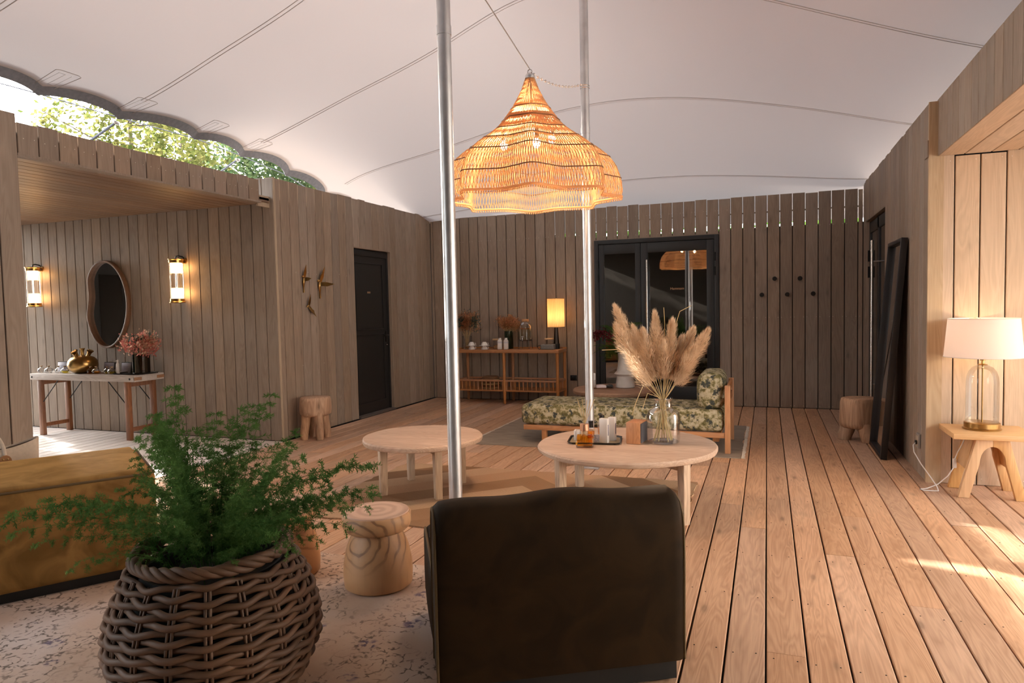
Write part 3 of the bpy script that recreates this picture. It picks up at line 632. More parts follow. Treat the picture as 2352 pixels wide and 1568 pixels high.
def persian():
    m, nt, b = base_mat('faded persian rug'); tc = nd(nt, 'ShaderNodeTexCoord'); P0 = tc.outputs['Object']
    n1 = nd(nt, 'ShaderNodeTexNoise', {'Vector': P0, 'Scale': 1.6, 'Detail': 3.0}).outputs['Fac']
    base = ramp(nt, n1, [(0.35, (0.46, 0.33, 0.24, 1)), (0.5, (0.56, 0.43, 0.34, 1)), (0.65, (0.60, 0.51, 0.45, 1))])
    def squiggle(sc, w0, w1, det):
        q = nd(nt, 'ShaderNodeTexNoise', {'Vector': P0, 'Scale': sc, 'Detail': det, 'Roughness': .45}).outputs['Fac']
        return ramp(nt, mth(nt, 'ABSOLUTE', mth(nt, 'SUBTRACT', q, .5)), [(w0, (1, 1, 1, 1)), (w1, (0, 0, 0, 1))])
    lines = mth(nt, 'MAXIMUM', squiggle(8.0, .012, .026, 2.5), squiggle(15.0, .012, .030, 2.0)); pd = P0
    n2 = nd(nt, 'ShaderNodeTexNoise', {'Vector': P0, 'Scale': 3.1, 'Detail': 4.0}).outputs['Fac']; worn = ramp(nt, n2, [(0.38, (0, 0, 0, 1)), (0.52, (1, 1, 1, 1))])
    n3 = nd(nt, 'ShaderNodeTexNoise', {'Vector': P0, 'Scale': 40.0, 'Detail': 2.0}).outputs['Fac']; spk = ramp(nt, n3, [(0.42, (0, 0, 0, 1)), (0.56, (1, 1, 1, 1))])
    f1 = mth(nt, 'MULTIPLY', mth(nt, 'MULTIPLY', lines, worn), mth(nt, 'MULTIPLY', spk, 0.85))
    c1 = mixc(nt, f1, base, (0.10, 0.075, 0.06, 1))
    v2 = nd(nt, 'ShaderNodeTexVoronoi', {'Vector': pd, 'Scale': 4.3}); blob = ramp(nt, v2.outputs['Distance'], [(0.17, (1, 1, 1, 1)), (0.24, (0, 0, 0, 1))])
    f2 = mth(nt, 'MULTIPLY', mth(nt, 'MULTIPLY', blob, spk), 0.75); c2 = mixc(nt, f2, c1, (0.12, 0.10, 0.17, 1))
    nt.links.new(c2, b.inputs['Base Color']); b.inputs['Roughness'].default_value = .95; b.inputs['Specular IOR Level'].default_value = .1
    bump(nt, b, n3, .4, .004); return m
M['persian'] = persian()
def jute():
    m, nt, b = base_mat('braided jute'); tc = nd(nt, 'ShaderNodeTexCoord'); s_ = nd(nt, 'ShaderNodeSeparateXYZ', {0: tc.outputs['Object']})
    ax = mth(nt, 'ABSOLUTE', s_.outputs['X']); k = mth(nt, 'ADD', mth(nt, 'MULTIPLY', ax, 0.95), s_.outputs['Y'])
    band = mth(nt, 'FRACT', mth(nt, 'MULTIPLY', k, 3.0)); cell = mth(nt, 'FLOOR', mth(nt, 'MULTIPLY', k, 3.0))
    wn_ = nd(nt, 'ShaderNodeTexWhiteNoise', {'W': cell}, noise_dimensions='1D').outputs['Value']
    col = ramp(nt, wn_, [(0.0, (0.27, 0.155, 0.085, 1)), (0.35, (0.42, 0.27, 0.16, 1)), (0.7, (0.60, 0.43, 0.28, 1)), (1.0, (0.44, 0.24, 0.135, 1))])
    fine = nd(nt, 'ShaderNodeTexWave', {'Vector': nd(nt, 'ShaderNodeCombineXYZ', {0: k}).outputs[0], 'Scale': 16.0, 'Distortion': 1.0, 'Detail': 1.0}, wave_type='BANDS').outputs['Fac']
    nz = nd(nt, 'ShaderNodeTexNoise', {'Vector': tc.outputs['Object'], 'Scale': 90.0, 'Detail': 2.0}).outputs['Fac']
    f = mth(nt, 'ADD', mth(nt, 'MULTIPLY', fine, .5), mth(nt, 'MULTIPLY', nz, .5)); c2 = mixc(nt, mth(nt, 'MULTIPLY', f, .55), col, (0.17, 0.09, 0.04, 1))
    nt.links.new(c2, b.inputs['Base Color']); b.inputs['Roughness'].default_value = .95; b.inputs['Specular IOR Level'].default_value = .1; bump(nt, b, f, .6, .006); return m
M['jute'] = jute()
def greyrug():
    m, nt, b = base_mat('grey flatweave'); tc = nd(nt, 'ShaderNodeTexCoord')
    mp = nd(nt, 'ShaderNodeMapping', {'Vector': tc.outputs['Object'], 'Scale': (5.0, 90.0, 1.0)}); n = nd(nt, 'ShaderNodeTexNoise', {'Vector': mp.outputs[0], 'Scale': 1.0, 'Detail': 4.0}).outputs['Fac']
    nt.links.new(ramp(nt, n, [(0.3, (0.16, 0.12, 0.09, 1)), (0.7, (0.34, 0.28, 0.215, 1))]), b.inputs['Base Color']); b.inputs['Roughness'].default_value = .95; bump(nt, b, n, .4, .003); return m
M['greyrug'] = greyrug()
def camo():
    m, nt, b = base_mat('olive floral linen'); tc = nd(nt, 'ShaderNodeTexCoord'); P0 = tc.outputs['Object']
    a_ = nd(nt, 'ShaderNodeTexNoise', {'Vector': P0, 'Scale': 17.0, 'Detail': 7.0, 'Roughness': .68}).outputs['Fac']
    c_ = ramp(nt, a_, [(0.38, (0.09, 0.08, 0.028, 1)), (0.48, (0.20, 0.175, 0.085, 1)), (0.52, (0.38, 0.335, 0.22, 1)), (0.62, (0.45, 0.40, 0.285, 1))])
    d = nd(nt, 'ShaderNodeTexNoise', {'Vector': nd(nt, 'ShaderNodeVectorMath', {0: P0, 1: (5.3, 2.1, 7.7)}, operation='ADD').outputs[0], 'Scale': 12.0, 'Detail': 6.0, 'Roughness': .66}).outputs['Fac']
    c2 = mixc(nt, ramp(nt, d, [(0.555, (0, 0, 0, 1)), (0.585, (1, 1, 1, 1))]), c_, (0.052, 0.058, 0.050, 1))
    nt.links.new(c2, b.inputs['Base Color']); b.inputs['Roughness'].default_value = .9; b.inputs['Specular IOR Level'].default_value = .15
    bump(nt, b, nd(nt, 'ShaderNodeTexNoise', {'Vector': P0, 'Scale': 300.0}).outputs['Fac'], .2, .001); return m
M['camo'] = camo()

# ------------------------------------------------------------------ rugs
def rug(name, label, x0, x1, y0, y1, mat, t=.008, wob=.012, seed=1, fringe=None):
    r_ = random.Random(seed); cx, cy = (x0 + x1) / 2, (y0 + y1) / 2; n = 26; poly = []
    for i in range(n): poly.append((x0 + (x1 - x0) * i / n, y0 + r_.uniform(-wob, wob)))
    for i in range(n): poly.append((x1 + r_.uniform(-wob, wob), y0 + (y1 - y0) * i / n))
    for i in range(n): poly.append((x1 - (x1 - x0) * i / n, y1 + r_.uniform(-wob, wob)))
    for i in range(n): poly.append((x0 + r_.uniform(-wob, wob), y1 - (y1 - y0) * i / n))
    t_ = thing(name, label, 'rug', (cx, cy, 0.0005))
    MB().prism([(a_ - cx, b_ - cy) for a_, b_ in poly], 0, t).build('pile', mat, t_, 30)
    if fringe:
        fb = MB()
        for (xx, sg) in ((x0, -1), (x1, 1)):
            y = y0 + .01
            while y < y1 - .01:
                fb.tube([(xx - cx + sg * .008, y - cy, t * .5), (xx - cx + sg * r_.uniform(.03, .045), y - cy + r_.uniform(-.01, .01), .002)], .0022, 4); y += .014
        f = fb.build('fringe', fringe, t_, 0); f['kind'] = 'stuff'
    return t_
rug('persian_rug', 'faded beige persian rug with worn indigo pattern under the turned stools', -4.35, -0.92, 0.2, 3.35, 'persian', .008, .008, 1)
rug('jute_rug', 'tan jute rug with diagonal stripes under the round coffee tables', -3.17, -0.53, 3.95, 5.60, 'jute', .010, .014, 2)
rug('flatweave_rug', 'grey flatweave rug with a pale fringed edge under the daybed', -3.0, -0.235, 6.60, 8.35, 'greyrug', .006, .010, 3, plain('pale fringe', (.55, .47, .38, 1), .9))

# ------------------------------------------------------------------ tent poles
def pole(label, x, y, r_):
    top = float(tent_z(x, y)) - .06; t = thing('tent_pole', label, 'pole', (x, y, 0))
    MB().lathe([(r_, 0.012), (r_, 2.95), (r_ * 1.09, 2.95), (r_ * 1.09, 3.0), (r_, 3.0), (r_, top)], 28).build('shaft', 'steel', t, 40)
    MB().box(-.09, .09, -.09, .09, 0, .012).build('base_plate', 'steel', t, bevel=.003)
    MB().ball((0, 0, top - .0), .09, 10, (1, 1, .22)).build('top_cap', 'blackm', t)
    return t
pole('galvanized steel tent pole standing behind the olive velvet armchair', -1.665, 3.48, .038)
p2_ = pole('galvanized steel tent pole standing in front of the patterned daybed', -1.488, 5.92, .038)
ck = MB()
for a_ in (0, .5): ck.tube([(.039 * cos(6.28 * i / 16) , .039 * sin(6.28 * i / 16), 3.34 + a_ * .04) for i in range(16)], .004, 6, True)
ck.build('chain_clamp', 'chrome', p2_)

# ------------------------------------------------------------------ rattan pendant lamp
LC = Vector((-1.581, 4.70, 0))
pend = thing('pendant_lamp', 'large bell shaped woven rattan pendant lamp glowing warm', 'pendant lamp', (LC.x, LC.y, 3.09))
# profile (radius, depth below the hook), lobes grow downwards
_pp = [(0.026, 0.0), (0.042, .045), (0.062, .10), (0.095, .165), (0.13, .225), (0.165, .275), (0.215, .345), (0.29, .41), (0.375, .475), (0.44, .525), (0.495, .58), (0.54, .65), (0.567, .735), (0.578, .815), (0.572, .87)]
def prof(s_):
    f = s_ * (len(_pp) - 1); i = min(int(f), len(_pp) - 2); t = f - i; a_, b_ = _pp[i], _pp[i + 1]
    return a_[0] + (b_[0] - a_[0]) * t, a_[1] + (b_[1] - a_[1]) * t
def shade_pt(s_, th, dr=0.0):
    r_, d = prof(min(s_, 1.0)); k = min(1.0, max(0.0, (s_ - .22) / .5)); lob = cos(8 * th + 3.69)
    lob = (lob if lob < 0 else lob ** 1.6 * 1.5); q = 1 - .01 * k + .085 * k * lob
    return Vector(((r_ * q + dr) * cos(th), (r_ * q + dr) * sin(th), -d))
mbs = MB(); NS = 215; NPT = 44
for fam in (1, -1):
    for j in range(NS):
        th0 = 2 * pi * (j + (.5 if fam < 0 else 0)) / NS
        i0 = 0 if j % 4 == 0 else (9 if j % 2 == 0 else 16)
        pts = [shade_pt(i / (NPT - 1), th0 + fam * 0.20 * (i / (NPT - 1)) ** 1.1, .0016 * fam * (1 if (i + j) % 2 else -1)) for i in range(i0, NPT)]
        mbs.tube(pts, [0.0018 + .0014 * min(1, i / 20) for i in range(i0, NPT)], 3, False, False)
sh = mbs.build('shade_weave', 'rattan', pend, 180); sh['kind'] = 'stuff'
for s_ in (.30, .40, .50, .60, .72, .86):
    MB().tube([shade_pt(s_, 2 * pi * i / 180, .004) for i in range(180)], .0042, 5, True).build('shade_ring', 'rattan_dark', pend)
MB().tube([shade_pt(1.0, 2 * pi * i / 180, .002) for i in range(180)], .009, 6, True).build('hem', 'rattan', pend)
fb = MB()
for i in range(260):
    p = shade_pt(1.0, 2 * pi * i / 260, .002); fb.ball((p.x, p.y, p.z - .016), .0058, 4, (1, 1, 1.4))
fb.build('hem_knots', 'rattan', pend, 180)['kind'] = 'stuff'
MB().lathe([(.034, -.03), (.036, 0), (.026, .012), (.012, .016)], 14).build('cap', 'chrome', pend)
MB().tube([(.016 * cos(6.28 * i / 12), 0, .03 + .016 * sin(6.28 * i / 12)) for i in range(12)], .004, 6, True).build('hook', 'chrome', pend)
ce = Vector((-2.42 - LC.x, 4.44 - LC.y, 0)); ce.z = float(tent_z(-2.42, 4.44)) - 3.09
MB().tube([(0, 0, .045), ce * .5 + Vector((0, 0, .0)), ce], .0035, 6).tube([(0.004, 0, .045), ce * .5 + Vector((.012, 0, -.01)), ce], .002, 5).build('suspension_cable', plain('pale steel cable', (.6, .52, .46, 1), .4, .3), pend)
c2 = Vector((-1.488 + .0 - LC.x, 5.92 - .04 - LC.y, 3.37 - 3.09)); ch = MB(); cp_ = []
for i in range(17):
    f = i / 16; p = Vector((0, 0, .03)) + (c2 - Vector((0, 0, .03))) * f; p.z -= .06 * 4 * f * (1 - f); cp_.append(p)
ch.tube(cp_, .0022, 5)
for p in cp_[1:16:1]: ch.ball(p, .011, 5)
ch.build('spacer_chain', plain('chain beads', (.8, .74, .7, 1), .3, .4), pend)
M['bulb'] = emit('warm bulb', (1.0, 0.72, 0.42, 1), 60.0 * LAMPF)
for (bx, by, bz) in ((-.16, -.13, -.50), (.10, -.18, -.52), (.17, -.05, -.47)):
    bl = MB().tube([(0, 0, .10), (0, 0, .03)], .016, 8).build('bulb_socket', 'blackm', pend); bl.location = (bx, by, bz)
    MB().ball((0, 0, 0), .028, 8, (1, 1, 1.25)).build('bulb', 'bulb', bl)
    ld = bpy.data.lights.new('pendant_bulb', 'POINT'); ld.energy = 36.0 * LAMPF; ld.color = (1.0, 0.70, 0.46); ld.shadow_soft_size = .04
    lo = bpy.data.objects.new('pendant_bulb_light', ld); C.objects.link(lo); lo.parent = pend; lo.location = (bx * .8, by * .8, bz + .10)
sp_ = MB()
for (bx, by, bz) in ((-.16, -.13, -.40), (.10, -.18, -.42), (.17, -.05, -.37)): sp_.tube([(0, 0, -.02), (bx * .3, by * .3, -.25), (bx, by, bz)], .004, 5)
sp_.build('lamp_wires', 'blackm', pend)

# ------------------------------------------------------------------ armchair (back to the viewer) and sofa
AC = thing('armchair', 'olive brown velvet slipper armchair turned with its back to the viewer', 'armchair', (-0.70, 2.37, .0095), atan2(.51, .86))
W = .945
MB().box(-W / 2 + .03, W / 2 - .03, .02, .74, 0, .075).build('plinth', 'plinth', AC)
def arm_back():
    mb = MB(); n = 40; prf = []          # side section of the back (depth y, height z)
    t = .20; h = .735
    sec = [(0.0, .078), (0.0, .25), (-.004, .45), (0.0, .62), (.012, .675), (.04, .715), (.085, h), (.13, h + .002), (.175, h - .02), (.205, .67), (.225, .58), (.235, .42), (.235, .30), (.235, .078)]
    vs_ = []; fs = []; m_ = len(sec)
    for i in range(n + 1):
        u = -1 + 2 * i / n; x = u * W / 2; e_ = max(0, (abs(u) - .93) / .07); rnd = 1 - sqrt(max(0, 1 - e_ * e_))
        for (y, z) in sec:
            yc = .115; k = 1 - .10 * rnd
            dz = -.02 * u * u * (1 if z > .6 else 0) - .018 * rnd * (1 if z > .5 else 0) + (.006 * sin(7 * u + 9 * y) if z > .66 else 0)
            by = .010 * (1 - u ** 4) * (1 if .1 < z < .65 else 0)
            vs_.append((x, yc + (y - yc) * k - (by if y < .115 else -by), z + dz))
    for i in range(n):
        for j in range(m_ - 1): a_ = i * m_ + j; fs.append((a_, a_ + 1, a_ + m_ + 1, a_ + m_))
    fs.append(tuple(range(m_))); fs.append(tuple(n * m_ + j for j in range(m_ - 1, -1, -1)))
    return mb.add(vs_, fs), sec
bmb, sec = arm_back(); bk = bmb.build('backrest', 'velvet_olive', AC, 55)
for sg in (-1, 1): MB().tube([(sg * (W / 2 - .001), .115 + (y - .115) * .9, z - (.038 if z > .6 else (.018 if z > .5 else 0))) for (y, z) in sec], .006, 6).build('piping', 'piping', bk)
seat = MB().rbox(W, .62, .34, .045, 8, .035, .012, (0, .25 + .31, .078)).build('seat', 'velvet_olive', AC, 60)
for sg in (-1, 1):
    MB().tube([(sg * (W / 2 - .004), .25, .405), (sg * (W / 2 - .004), .82, .405), (sg * (W / 2 - .004), .865, .36), (sg * (W / 2 - .004), .868, .09)], .006, 6).build('piping', 'piping', seat)

SF = thing('sofa', 'ochre velvet low sofa block with black plinth beside the wicker planter', 'sofa', (-3.593, 2.223, .0085), atan2(.827, .562))
# local x along the front, y into the seat (left of x)
MB().box(-1.9, .66, .03, .80, 0, .05).build('plinth', 'plinth', SF)
fr = MB().rbox(2.62, .84, .52, .03, 10, 0.0, .004, (-.59, .42, .05)).build('frame', 'velvet_ochre', SF, 60)
cu = MB().rbox(2.56, .80, .04, .018, 14, .012, .006, (-.59, .42, .548)).build('seat_cushion', 'velvet_ochre', SF, 60)
MB().tube([(-1.88, .004, .562), (.69, .004, .562), (.716, .03, .562), (.716, .81, .562)], .007, 6).build('piping', 'piping', fr)

# ------------------------------------------------------------------ turned stools
def turned_stool(label, x, y, rz):
    t = thing('turned_stool', label, 'stool', (x, y, .0095), rz)
    MB().lathe([(.160, 0), (.176, .012), (.180, .07), (.176, .13), (.163, .20), (.142, .255), (.124, .285), (.122, .295)], 40).build('body', 'suar', t, 50)
    MB().lathe([(.130, .288), (.155, .296), (.172, .312), (.178, .33), (.178, .378), (.172, .386)], 40, cap1=True).build('rim', 'suar', t, 45)
    MB().lathe([(.168, .386), (.166, .392), (.10, .3925), (.02, .393)], 40).build('top', 'suar_top', t, 40)
    return t
turned_stool('turned pale wood stool beside the armchair with a dark split in its base', -1.92, 3.05, 0.4)
turned_stool('turned pale wood stool half hidden by the fern fronds', -2.49, 3.03, 2.1)

# ------------------------------------------------------------------ round coffee tables
def round_table(label, x, y, R_, h, th, legs, lw, mat, legmat, z0, rz=0.0, taper=0.85, name='coffee_table'):
    t = thing(name, label, 'table', (x, y, z0), rz); h -= z0; r_ = random.Random(int(R_ * 1000))
    ph = [r_.uniform(0, 6.28) for _ in range(3)]
    MB().lathe([(R_ - .022, h - th), (R_ - .006, h - th + .006), (R_, h - th + .018), (R_, h - .014), (R_ - .008, h - .003), (R_ - .02, h)], 72, fr=lambda a_, z: 1 + .006 * sin(3 * a_ + ph[0]) + .004 * sin(8 * a_ + ph[1])).build('tabletop', mat, t, 35)
    for (lx, ly) in legs:
        a_ = atan2(ly, lx); mt = Matrix.Translation((lx, ly, 0)) @ Matrix.Rotation(a_ if mat != 'teak_sq' else 0, 4, 'Z')
        w = lw / 2; k = taper; vs_ = [mt @ Vector(v) for v in [(-w * k, -w * k, 0), (w * k, -w * k, 0), (w * k, w * k, 0), (-w * k, w * k, 0), (-w, -w, h - th - .001), (w, -w, h - th - .001), (w, w, h - th - .001), (-w, w, h - th - .001)]]
        MB().add(vs_, [(0, 3, 2, 1), (4, 5, 6, 7), (0, 1, 5, 4), (1, 2, 6, 5), (2, 3, 7, 6), (3, 0, 4, 7)]).build('leg', legmat, t, 30, .004)
    for k in range(2):
        (ax, ay), (bx, by) = legs[k], legs[k + 2]; d = Vector((bx - ax, by - ay, 0)); L = d.length - lw; q = Matrix.Translation(((ax + bx) / 2, (ay + by) / 2, 0)) @ Matrix.Rotation(atan2(d.y, d.x), 4, 'Z')
        MB().box(-L / 2, L / 2, -.02, .02, h - th - .05 - k * .0 - .001, h - th - .001, q).build('brace', legmat, t, bevel=.003)
    return t
def polar(R_, degs): return [(R_ * cos(radians(d)), R_ * sin(radians(d))) for d in degs]
T1 = round_table('bare round bleached wood coffee table, the smaller of the pair', -2.575, 4.80, .475, .445, .05, [(-.23, -.24), (.23, -.24), (.23, .24), (-.23, .24)], .062, 'teak', 'teak_leg', .011, .05)
T2 = round_table('large round bleached wood coffee table holding the pampas vase', -.955, 4.85, .635, .455, .045, polar(.575, (-39, 51, 141, 231)), .062, 'teak', 'teak_leg', .011, .0)
T3 = round_table('round reddish wood side table behind the daybed holding a white vase', -1.70, 8.02, .50, .455, .055, polar(.40, (20, 110, 200, 290)), .06, 'teak_dark', 'teak_dark', .007, .3)

# ------------------------------------------------------------------ daybed
DB = thing('daybed', 'low oak daybed with olive floral cushion and bolster', 'daybed', (0, 0, .007))
for (x, y, h) in ((-.355, 6.775, .65), (-.355, 7.50, .65), (-2.2, 6.80, .195), (-2.2, 7.47, .195)):
    MB().box(x - .026, x + .026, y - .026, y + .026, 0, h).build('leg', 'oak', DB, bevel=.004)
for y in (6.775, 7.50): MB().box(-2.42, -.383, y - .016, y + .016, .145, .196).build('side_rail', 'oak_x', DB, bevel=.003)
for z in (.50, .62): MB().box(-.367, -.343, 6.803, 7.472, z - .04, z + .025).build('head_slat', 'oak', DB, bevel=.003)
for x in (-2.38, -1.9, -1.4, -.9, -.45): MB().box(x - .03, x + .03, 6.793, 7.482, .16, .19).build('cross_slat', 'oak', DB, bevel=.003)
MB().box(-.50, -.44, 6.86, 7.4, .09, .15).build('under_block', 'oak', DB, bevel=.003)
mt_ = MB().rbox(2.06, .74, .215, .055, 12, .012, .008, (-1.425, 7.135, .197)).build('mattress', 'camo', DB, 60)
MB().rbox(.245, .66, .35, .075, 8, .012, .015, (-.52, 7.14, .405)).build('bolster', 'camo', DB, 60)

# ------------------------------------------------------------------ log stools
def log_stool(label, x, y, rz, R_, h, kind):
    t = thing('log_stool', label, 'stool', (x, y, 0.0005), rz); r_ = random.Random(kind * 7 + 1); ph = [r_.uniform(0, 6.28) for _ in range(4)]
    fr = lambda a_, z: 1 + .07 * sin(2 * a_ + ph[0]) + .05 * sin(3 * a_ + ph[1] + 3 * z) + .03 * sin(5 * a_ + ph[2])
    hs = h * (.55 if kind == 0 else .30)
    MB().lathe([(R_ * .80, hs), (R_ * .96, hs + .02), (R_, hs + .06), (R_ * .98, h * .9), (R_ * .93, h - .008), (R_ * .86, h)], 36, fr=fr).build('seat_block', 'log', t, 50)
    for k, a_ in enumerate((35, 125, 215, 305) if kind == 0 else (20, 140, 255)):
        a_ = radians(a_ + r_.uniform(-8, 8)); cx, cy = R_ * .66 * cos(a_), R_ * .66 * sin(a_); bx, by = R_ * .80 * cos(a_), R_ * .80 * sin(a_); w = R_ * (.30 if kind == 0 else .42)
        MB().tube([(bx, by, 0), (bx * .98, by * .98, hs * .3), (cx, cy, hs * .75), (cx * .9, cy * .9, hs + .05)], [w * .85, w * .95, w, w * 1.15], 9).build('leg', 'log', t, 50)
    return t
log_stool('rough peeled log stool with four stubby legs against the taupe wall', -4.83, 6.45, .3, .165, .475, 0)
log_stool('chunky log stool with thick carved legs beside the leaning mirror', .89, 7.80, .6, .175, .44, 1)

# ------------------------------------------------------------------ leaning mirror
M['mirror'] = plain('mirror silver', (0.80, 0.80, 0.80, 1), 0.02, 1.0)
MR = thing('leaning_mirror', 'tall black framed mirror leaning on the taupe right wall', 'mirror', (.985, 6.87, 0.002))
MR.rotation_euler = (0, math.atan2(.155, 1.99), 0)
Wm, Hm = .73, 1.99
fm = MB().box(-.03, .022, 0, .035, 0, Hm).box(-.03, .022, Wm - .035, Wm, 0, Hm).box(-.03, .022, .035, Wm - .035, 0, .035).box(-.03, .022, .035, Wm - .035, Hm - .035, Hm).build('frame', plain('black mirror frame', (.012, .011, .012, 1), .45), MR, bevel=.003)
MB().box(.004, .010, .034, Wm - .034, .034, Hm - .034).build('mirror_glass', 'mirror', MR)
MB().box(.0105, .018, .034, Wm - .034, .034, Hm - .034).build('backing_board', 'plinth', MR)

# ------------------------------------------------------------------ pine bench stool and glass lamp
BS = thing('bench_stool', 'light pine bench stool with arched cut out carrying the glass lamp', 'stool', (1.50, 5.895, 0.0005))
MB().box(-.25, .27, -.25, .20, .435, .475).build('top', 'pine_x', BS, bevel=.004)
def bench_end(y0, y1, sgn):
    # splayed A shaped end panel: two legs and an arch between them
    outer = [(-.205, 0), (-.095, .434), (.105, .434), (.215, 0)]
    arch = [(.150, 0)] + [(.006 + .085 * cos(a_) * (1 if a_ < pi / 2 else 1), .25 + .135 * sin(a_)) for a_ in [pi * i / 12 for i in range(1, 12)]] + [(-.135, 0)]
    return outer, arch
for nm, y0, y1 in (('end_panel', -.19, -.145), ('end_panel', .095, .14)):
    L = [(-.205, 0), (-.135, 0)] + [(-.135 + .06 * f, .25 * f) for f in (.33, .66)] + [(.006 + .080 * cos(a_), .255 + .125 * sin(a_)) for a_ in [pi - pi / 2 * i / 6 for i in range(7)]] + [(.006, .434), (-.095, .434)]
    Rr = [(.006, .434), (.006, .38)] + [(.006 + .080 * cos(a_), .255 + .125 * sin(a_)) for a_ in [pi / 2 - pi / 2 * i / 6 for i in range(1, 7)]] + [(.15 - .06 * f, .25 * f) for f in (.66, .33)] + [(.15, 0), (.215, 0), (.105, .434)]
    MB().prism(L, y0, y1, 'xz').build('leg', 'pine', BS, 30, .003); MB().prism(Rr, y0, y1, 'xz').build('leg', 'pine', BS, 30, .003)
for s_ in (-1, 1): MB().add([(s_ * .13, -.145, .20), (s_ * .15, -.145, .20), (s_ * .15, .095, .20), (s_ * .13, .095, .20), (s_ * .085, -.145, .434), (s_ * .105, -.145, .434), (s_ * .105, .095, .434), (s_ * .085, .095, .434)], [(0, 3, 2, 1), (4, 5, 6, 7), (0, 1, 5, 4), (1, 2, 6, 5), (2, 3, 7, 6), (3, 0, 4, 7)]).build('side_apron', 'pine', BS, 30, .002)
GL = thing('table_lamp', 'glass dome table lamp with white drum shade on the pine stool', 'lamp', (1.485, 5.90, .4765))
MB().lathe([(.122, 0), (.124, .008), (.114, .014), (.114, .048), (.108, .052)], 40).build('base', 'brass', GL, 35)
MB().lathe([(.104, .053), (.104, .34), (.100, .385), (.088, .425), (.066, .455), (.035, .472), (.022, .475)], 40, cap0=False, cap1=False).build('glass_dome', 'glass', GL, 60)
MB().tube([(0, 0, .05), (0, 0, .56)], .005, 8).build('stem', 'brass', GL)
MB().lathe([(.030, .474), (.032, .478), (.012, .484), (.010, .505), (.016, .506), (.016, .53)], 16).build('collar', 'brass', GL, 35)
M['shade_white'] = translucent('white lamp shade', (0.84, 0.78, 0.76, 1), (0.80, 0.62, 0.50, 1), .25)
MB().lathe([(.247, .535), (.223, .815)], 48, cap0=False, cap1=False).build('shade', 'shade_white', GL, 60)
for (r_, z) in ((.247, .535), (.223, .815)): MB().tube([(r_ * cos(6.283 * i / 48), r_ * sin(6.283 * i / 48), z) for i in range(48)], .003, 5, True).build('shade_ring', 'white_cer', GL)
M['bulb2'] = emit('lamp bulb', (1.0, .75, .45, 1), 20.0 * LAMPF)
MB().ball((0, 0, .62), .028, 8, (1, 1, 1.3)).tube([(0, 0, .53), (0, 0, .60)], .014, 8).build('bulb', 'bulb2', GL)
def point(parent, loc, energy, col=(1, .66, .36), size=.03, name='lamp_light'):
    ld = bpy.data.lights.new(name, 'POINT'); ld.energy = energy * LAMPF; ld.color = col; ld.shadow_soft_size = size
    lo = bpy.data.objects.new(name, ld); C.objects.link(lo); lo.parent = parent; lo.location = loc; return lo
point(GL, (0, 0, .68), 2.6, (1, .70, .42), .035)
cd = thing('lamp_cable', 'white lamp cable lying from the pine stool to the wall socket', 'cable', (1.30, 5.95, 0))
MB().tube([(.10, -.02, .44), (.08, .0, .36), (.05, .02, .28), (.03, .02, .22)], .0042, 7).tube([(.03, .02, .17), (-.02, -.01, .10), (-.09, -.04, .04), (-.17, -.08, .012), (-.22, -.10, .007), (-.20, -.12, .006), (-.13, -.115, .006), (-.10, -.11, .006)], .0042, 7).tube([(-.10, -.11, .006), (-.105, -.09, .03), (-.13, -.02, .08), (-.17, .14, .15), (-.19, .30, .21), (-.185, .36, .255), (-.16, .40, .272)], .0042, 7).build('cord', 'rubber', cd)
MB().box(.018, .042, .008, .032, .16, .23).build('inline_switch', 'rubber', cd, bevel=.004)
MB().box(-.166, -.138, .385, .418, .257, .288).build('plug', 'blackm', cd, bevel=.004)
so_ = thing('wall_socket', 'small grey wall socket low on the taupe right wall', 'socket', (RX, 6.36, .285))
MB().box(-.020, -.001, -.045, .045, -.06, .06).build('plate', plain('grey socket', (.3, .28, .26, 1), .5), so_, bevel=.004)
MB().box(-.0225, -.0205, -.035, .035, -.045, .045).build('cover', 'stain_end', so_, bevel=.001)
# ------------------------------------------------------------------ left alcove: folding table, mirror, sconces and the small things on the table
M['smoke'] = thin_glass('smoked glass', (0.42, 0.36, 0.26, 1), 1.2)
M['amber'] = thin_glass('amber oil', (1.0, 0.62, 0.16, 1), .6)
M['oil'] = thin_glass('yellow green oil', (0.95, 0.86, 0.30, 1), .6)
M['card'] = plain('lavender card', (0.38, 0.37, 0.45, 1), 0.5)
M['cardprint'] = plain('card print', (0.16, 0.15, 0.2, 1), 0.6)
M['blacktray'] = plain('black tray', (0.015, 0.014, 0.014, 1), 0.25)
M['straw'] = plain('dry straw', (0.50, 0.36, 0.17, 1), 0.8)
def petals(name, a_, b_): return leafmat(name, a_, b_)
M['pink'] = petals('dried pink petals', (0.62, 0.20, 0.17, 1), (0.82, 0.50, 0.42, 1))
M['rust'] = petals('dried rust petals', (0.52, 0.24, 0.12, 1), (0.70, 0.42, 0.24, 1))
M['tanfl'] = petals('dried tan petals', (0.64, 0.37, 0.19, 1), (0.82, 0.57, 0.34, 1))
M['cream'] = petals('dried cream petals', (0.74, 0.52, 0.40, 1), (0.88, 0.76, 0.62, 1))
M['eucal'] = petals('dusty green leaves', (0.07, 0.11, 0.09, 1), (0.15, 0.19, 0.15, 1))
M['wine'] = petals('wine red flowers', (0.10, 0.012, 0.02, 1), (0.22, 0.05, 0.05, 1))
M['fernleaf'] = petals('fern green', (0.035, 0.075, 0.015, 1), (0.09, 0.15, 0.03, 1))
AT = thing('folding_table', 'folding table with whitewashed top and red brown folding legs', 'table', (-7.63, 5.955, 0.0005))
MB().box(-.86, .87, -.205, .205, .682, .757).build('tabletop', 'whitewash', AT, bevel=.004)
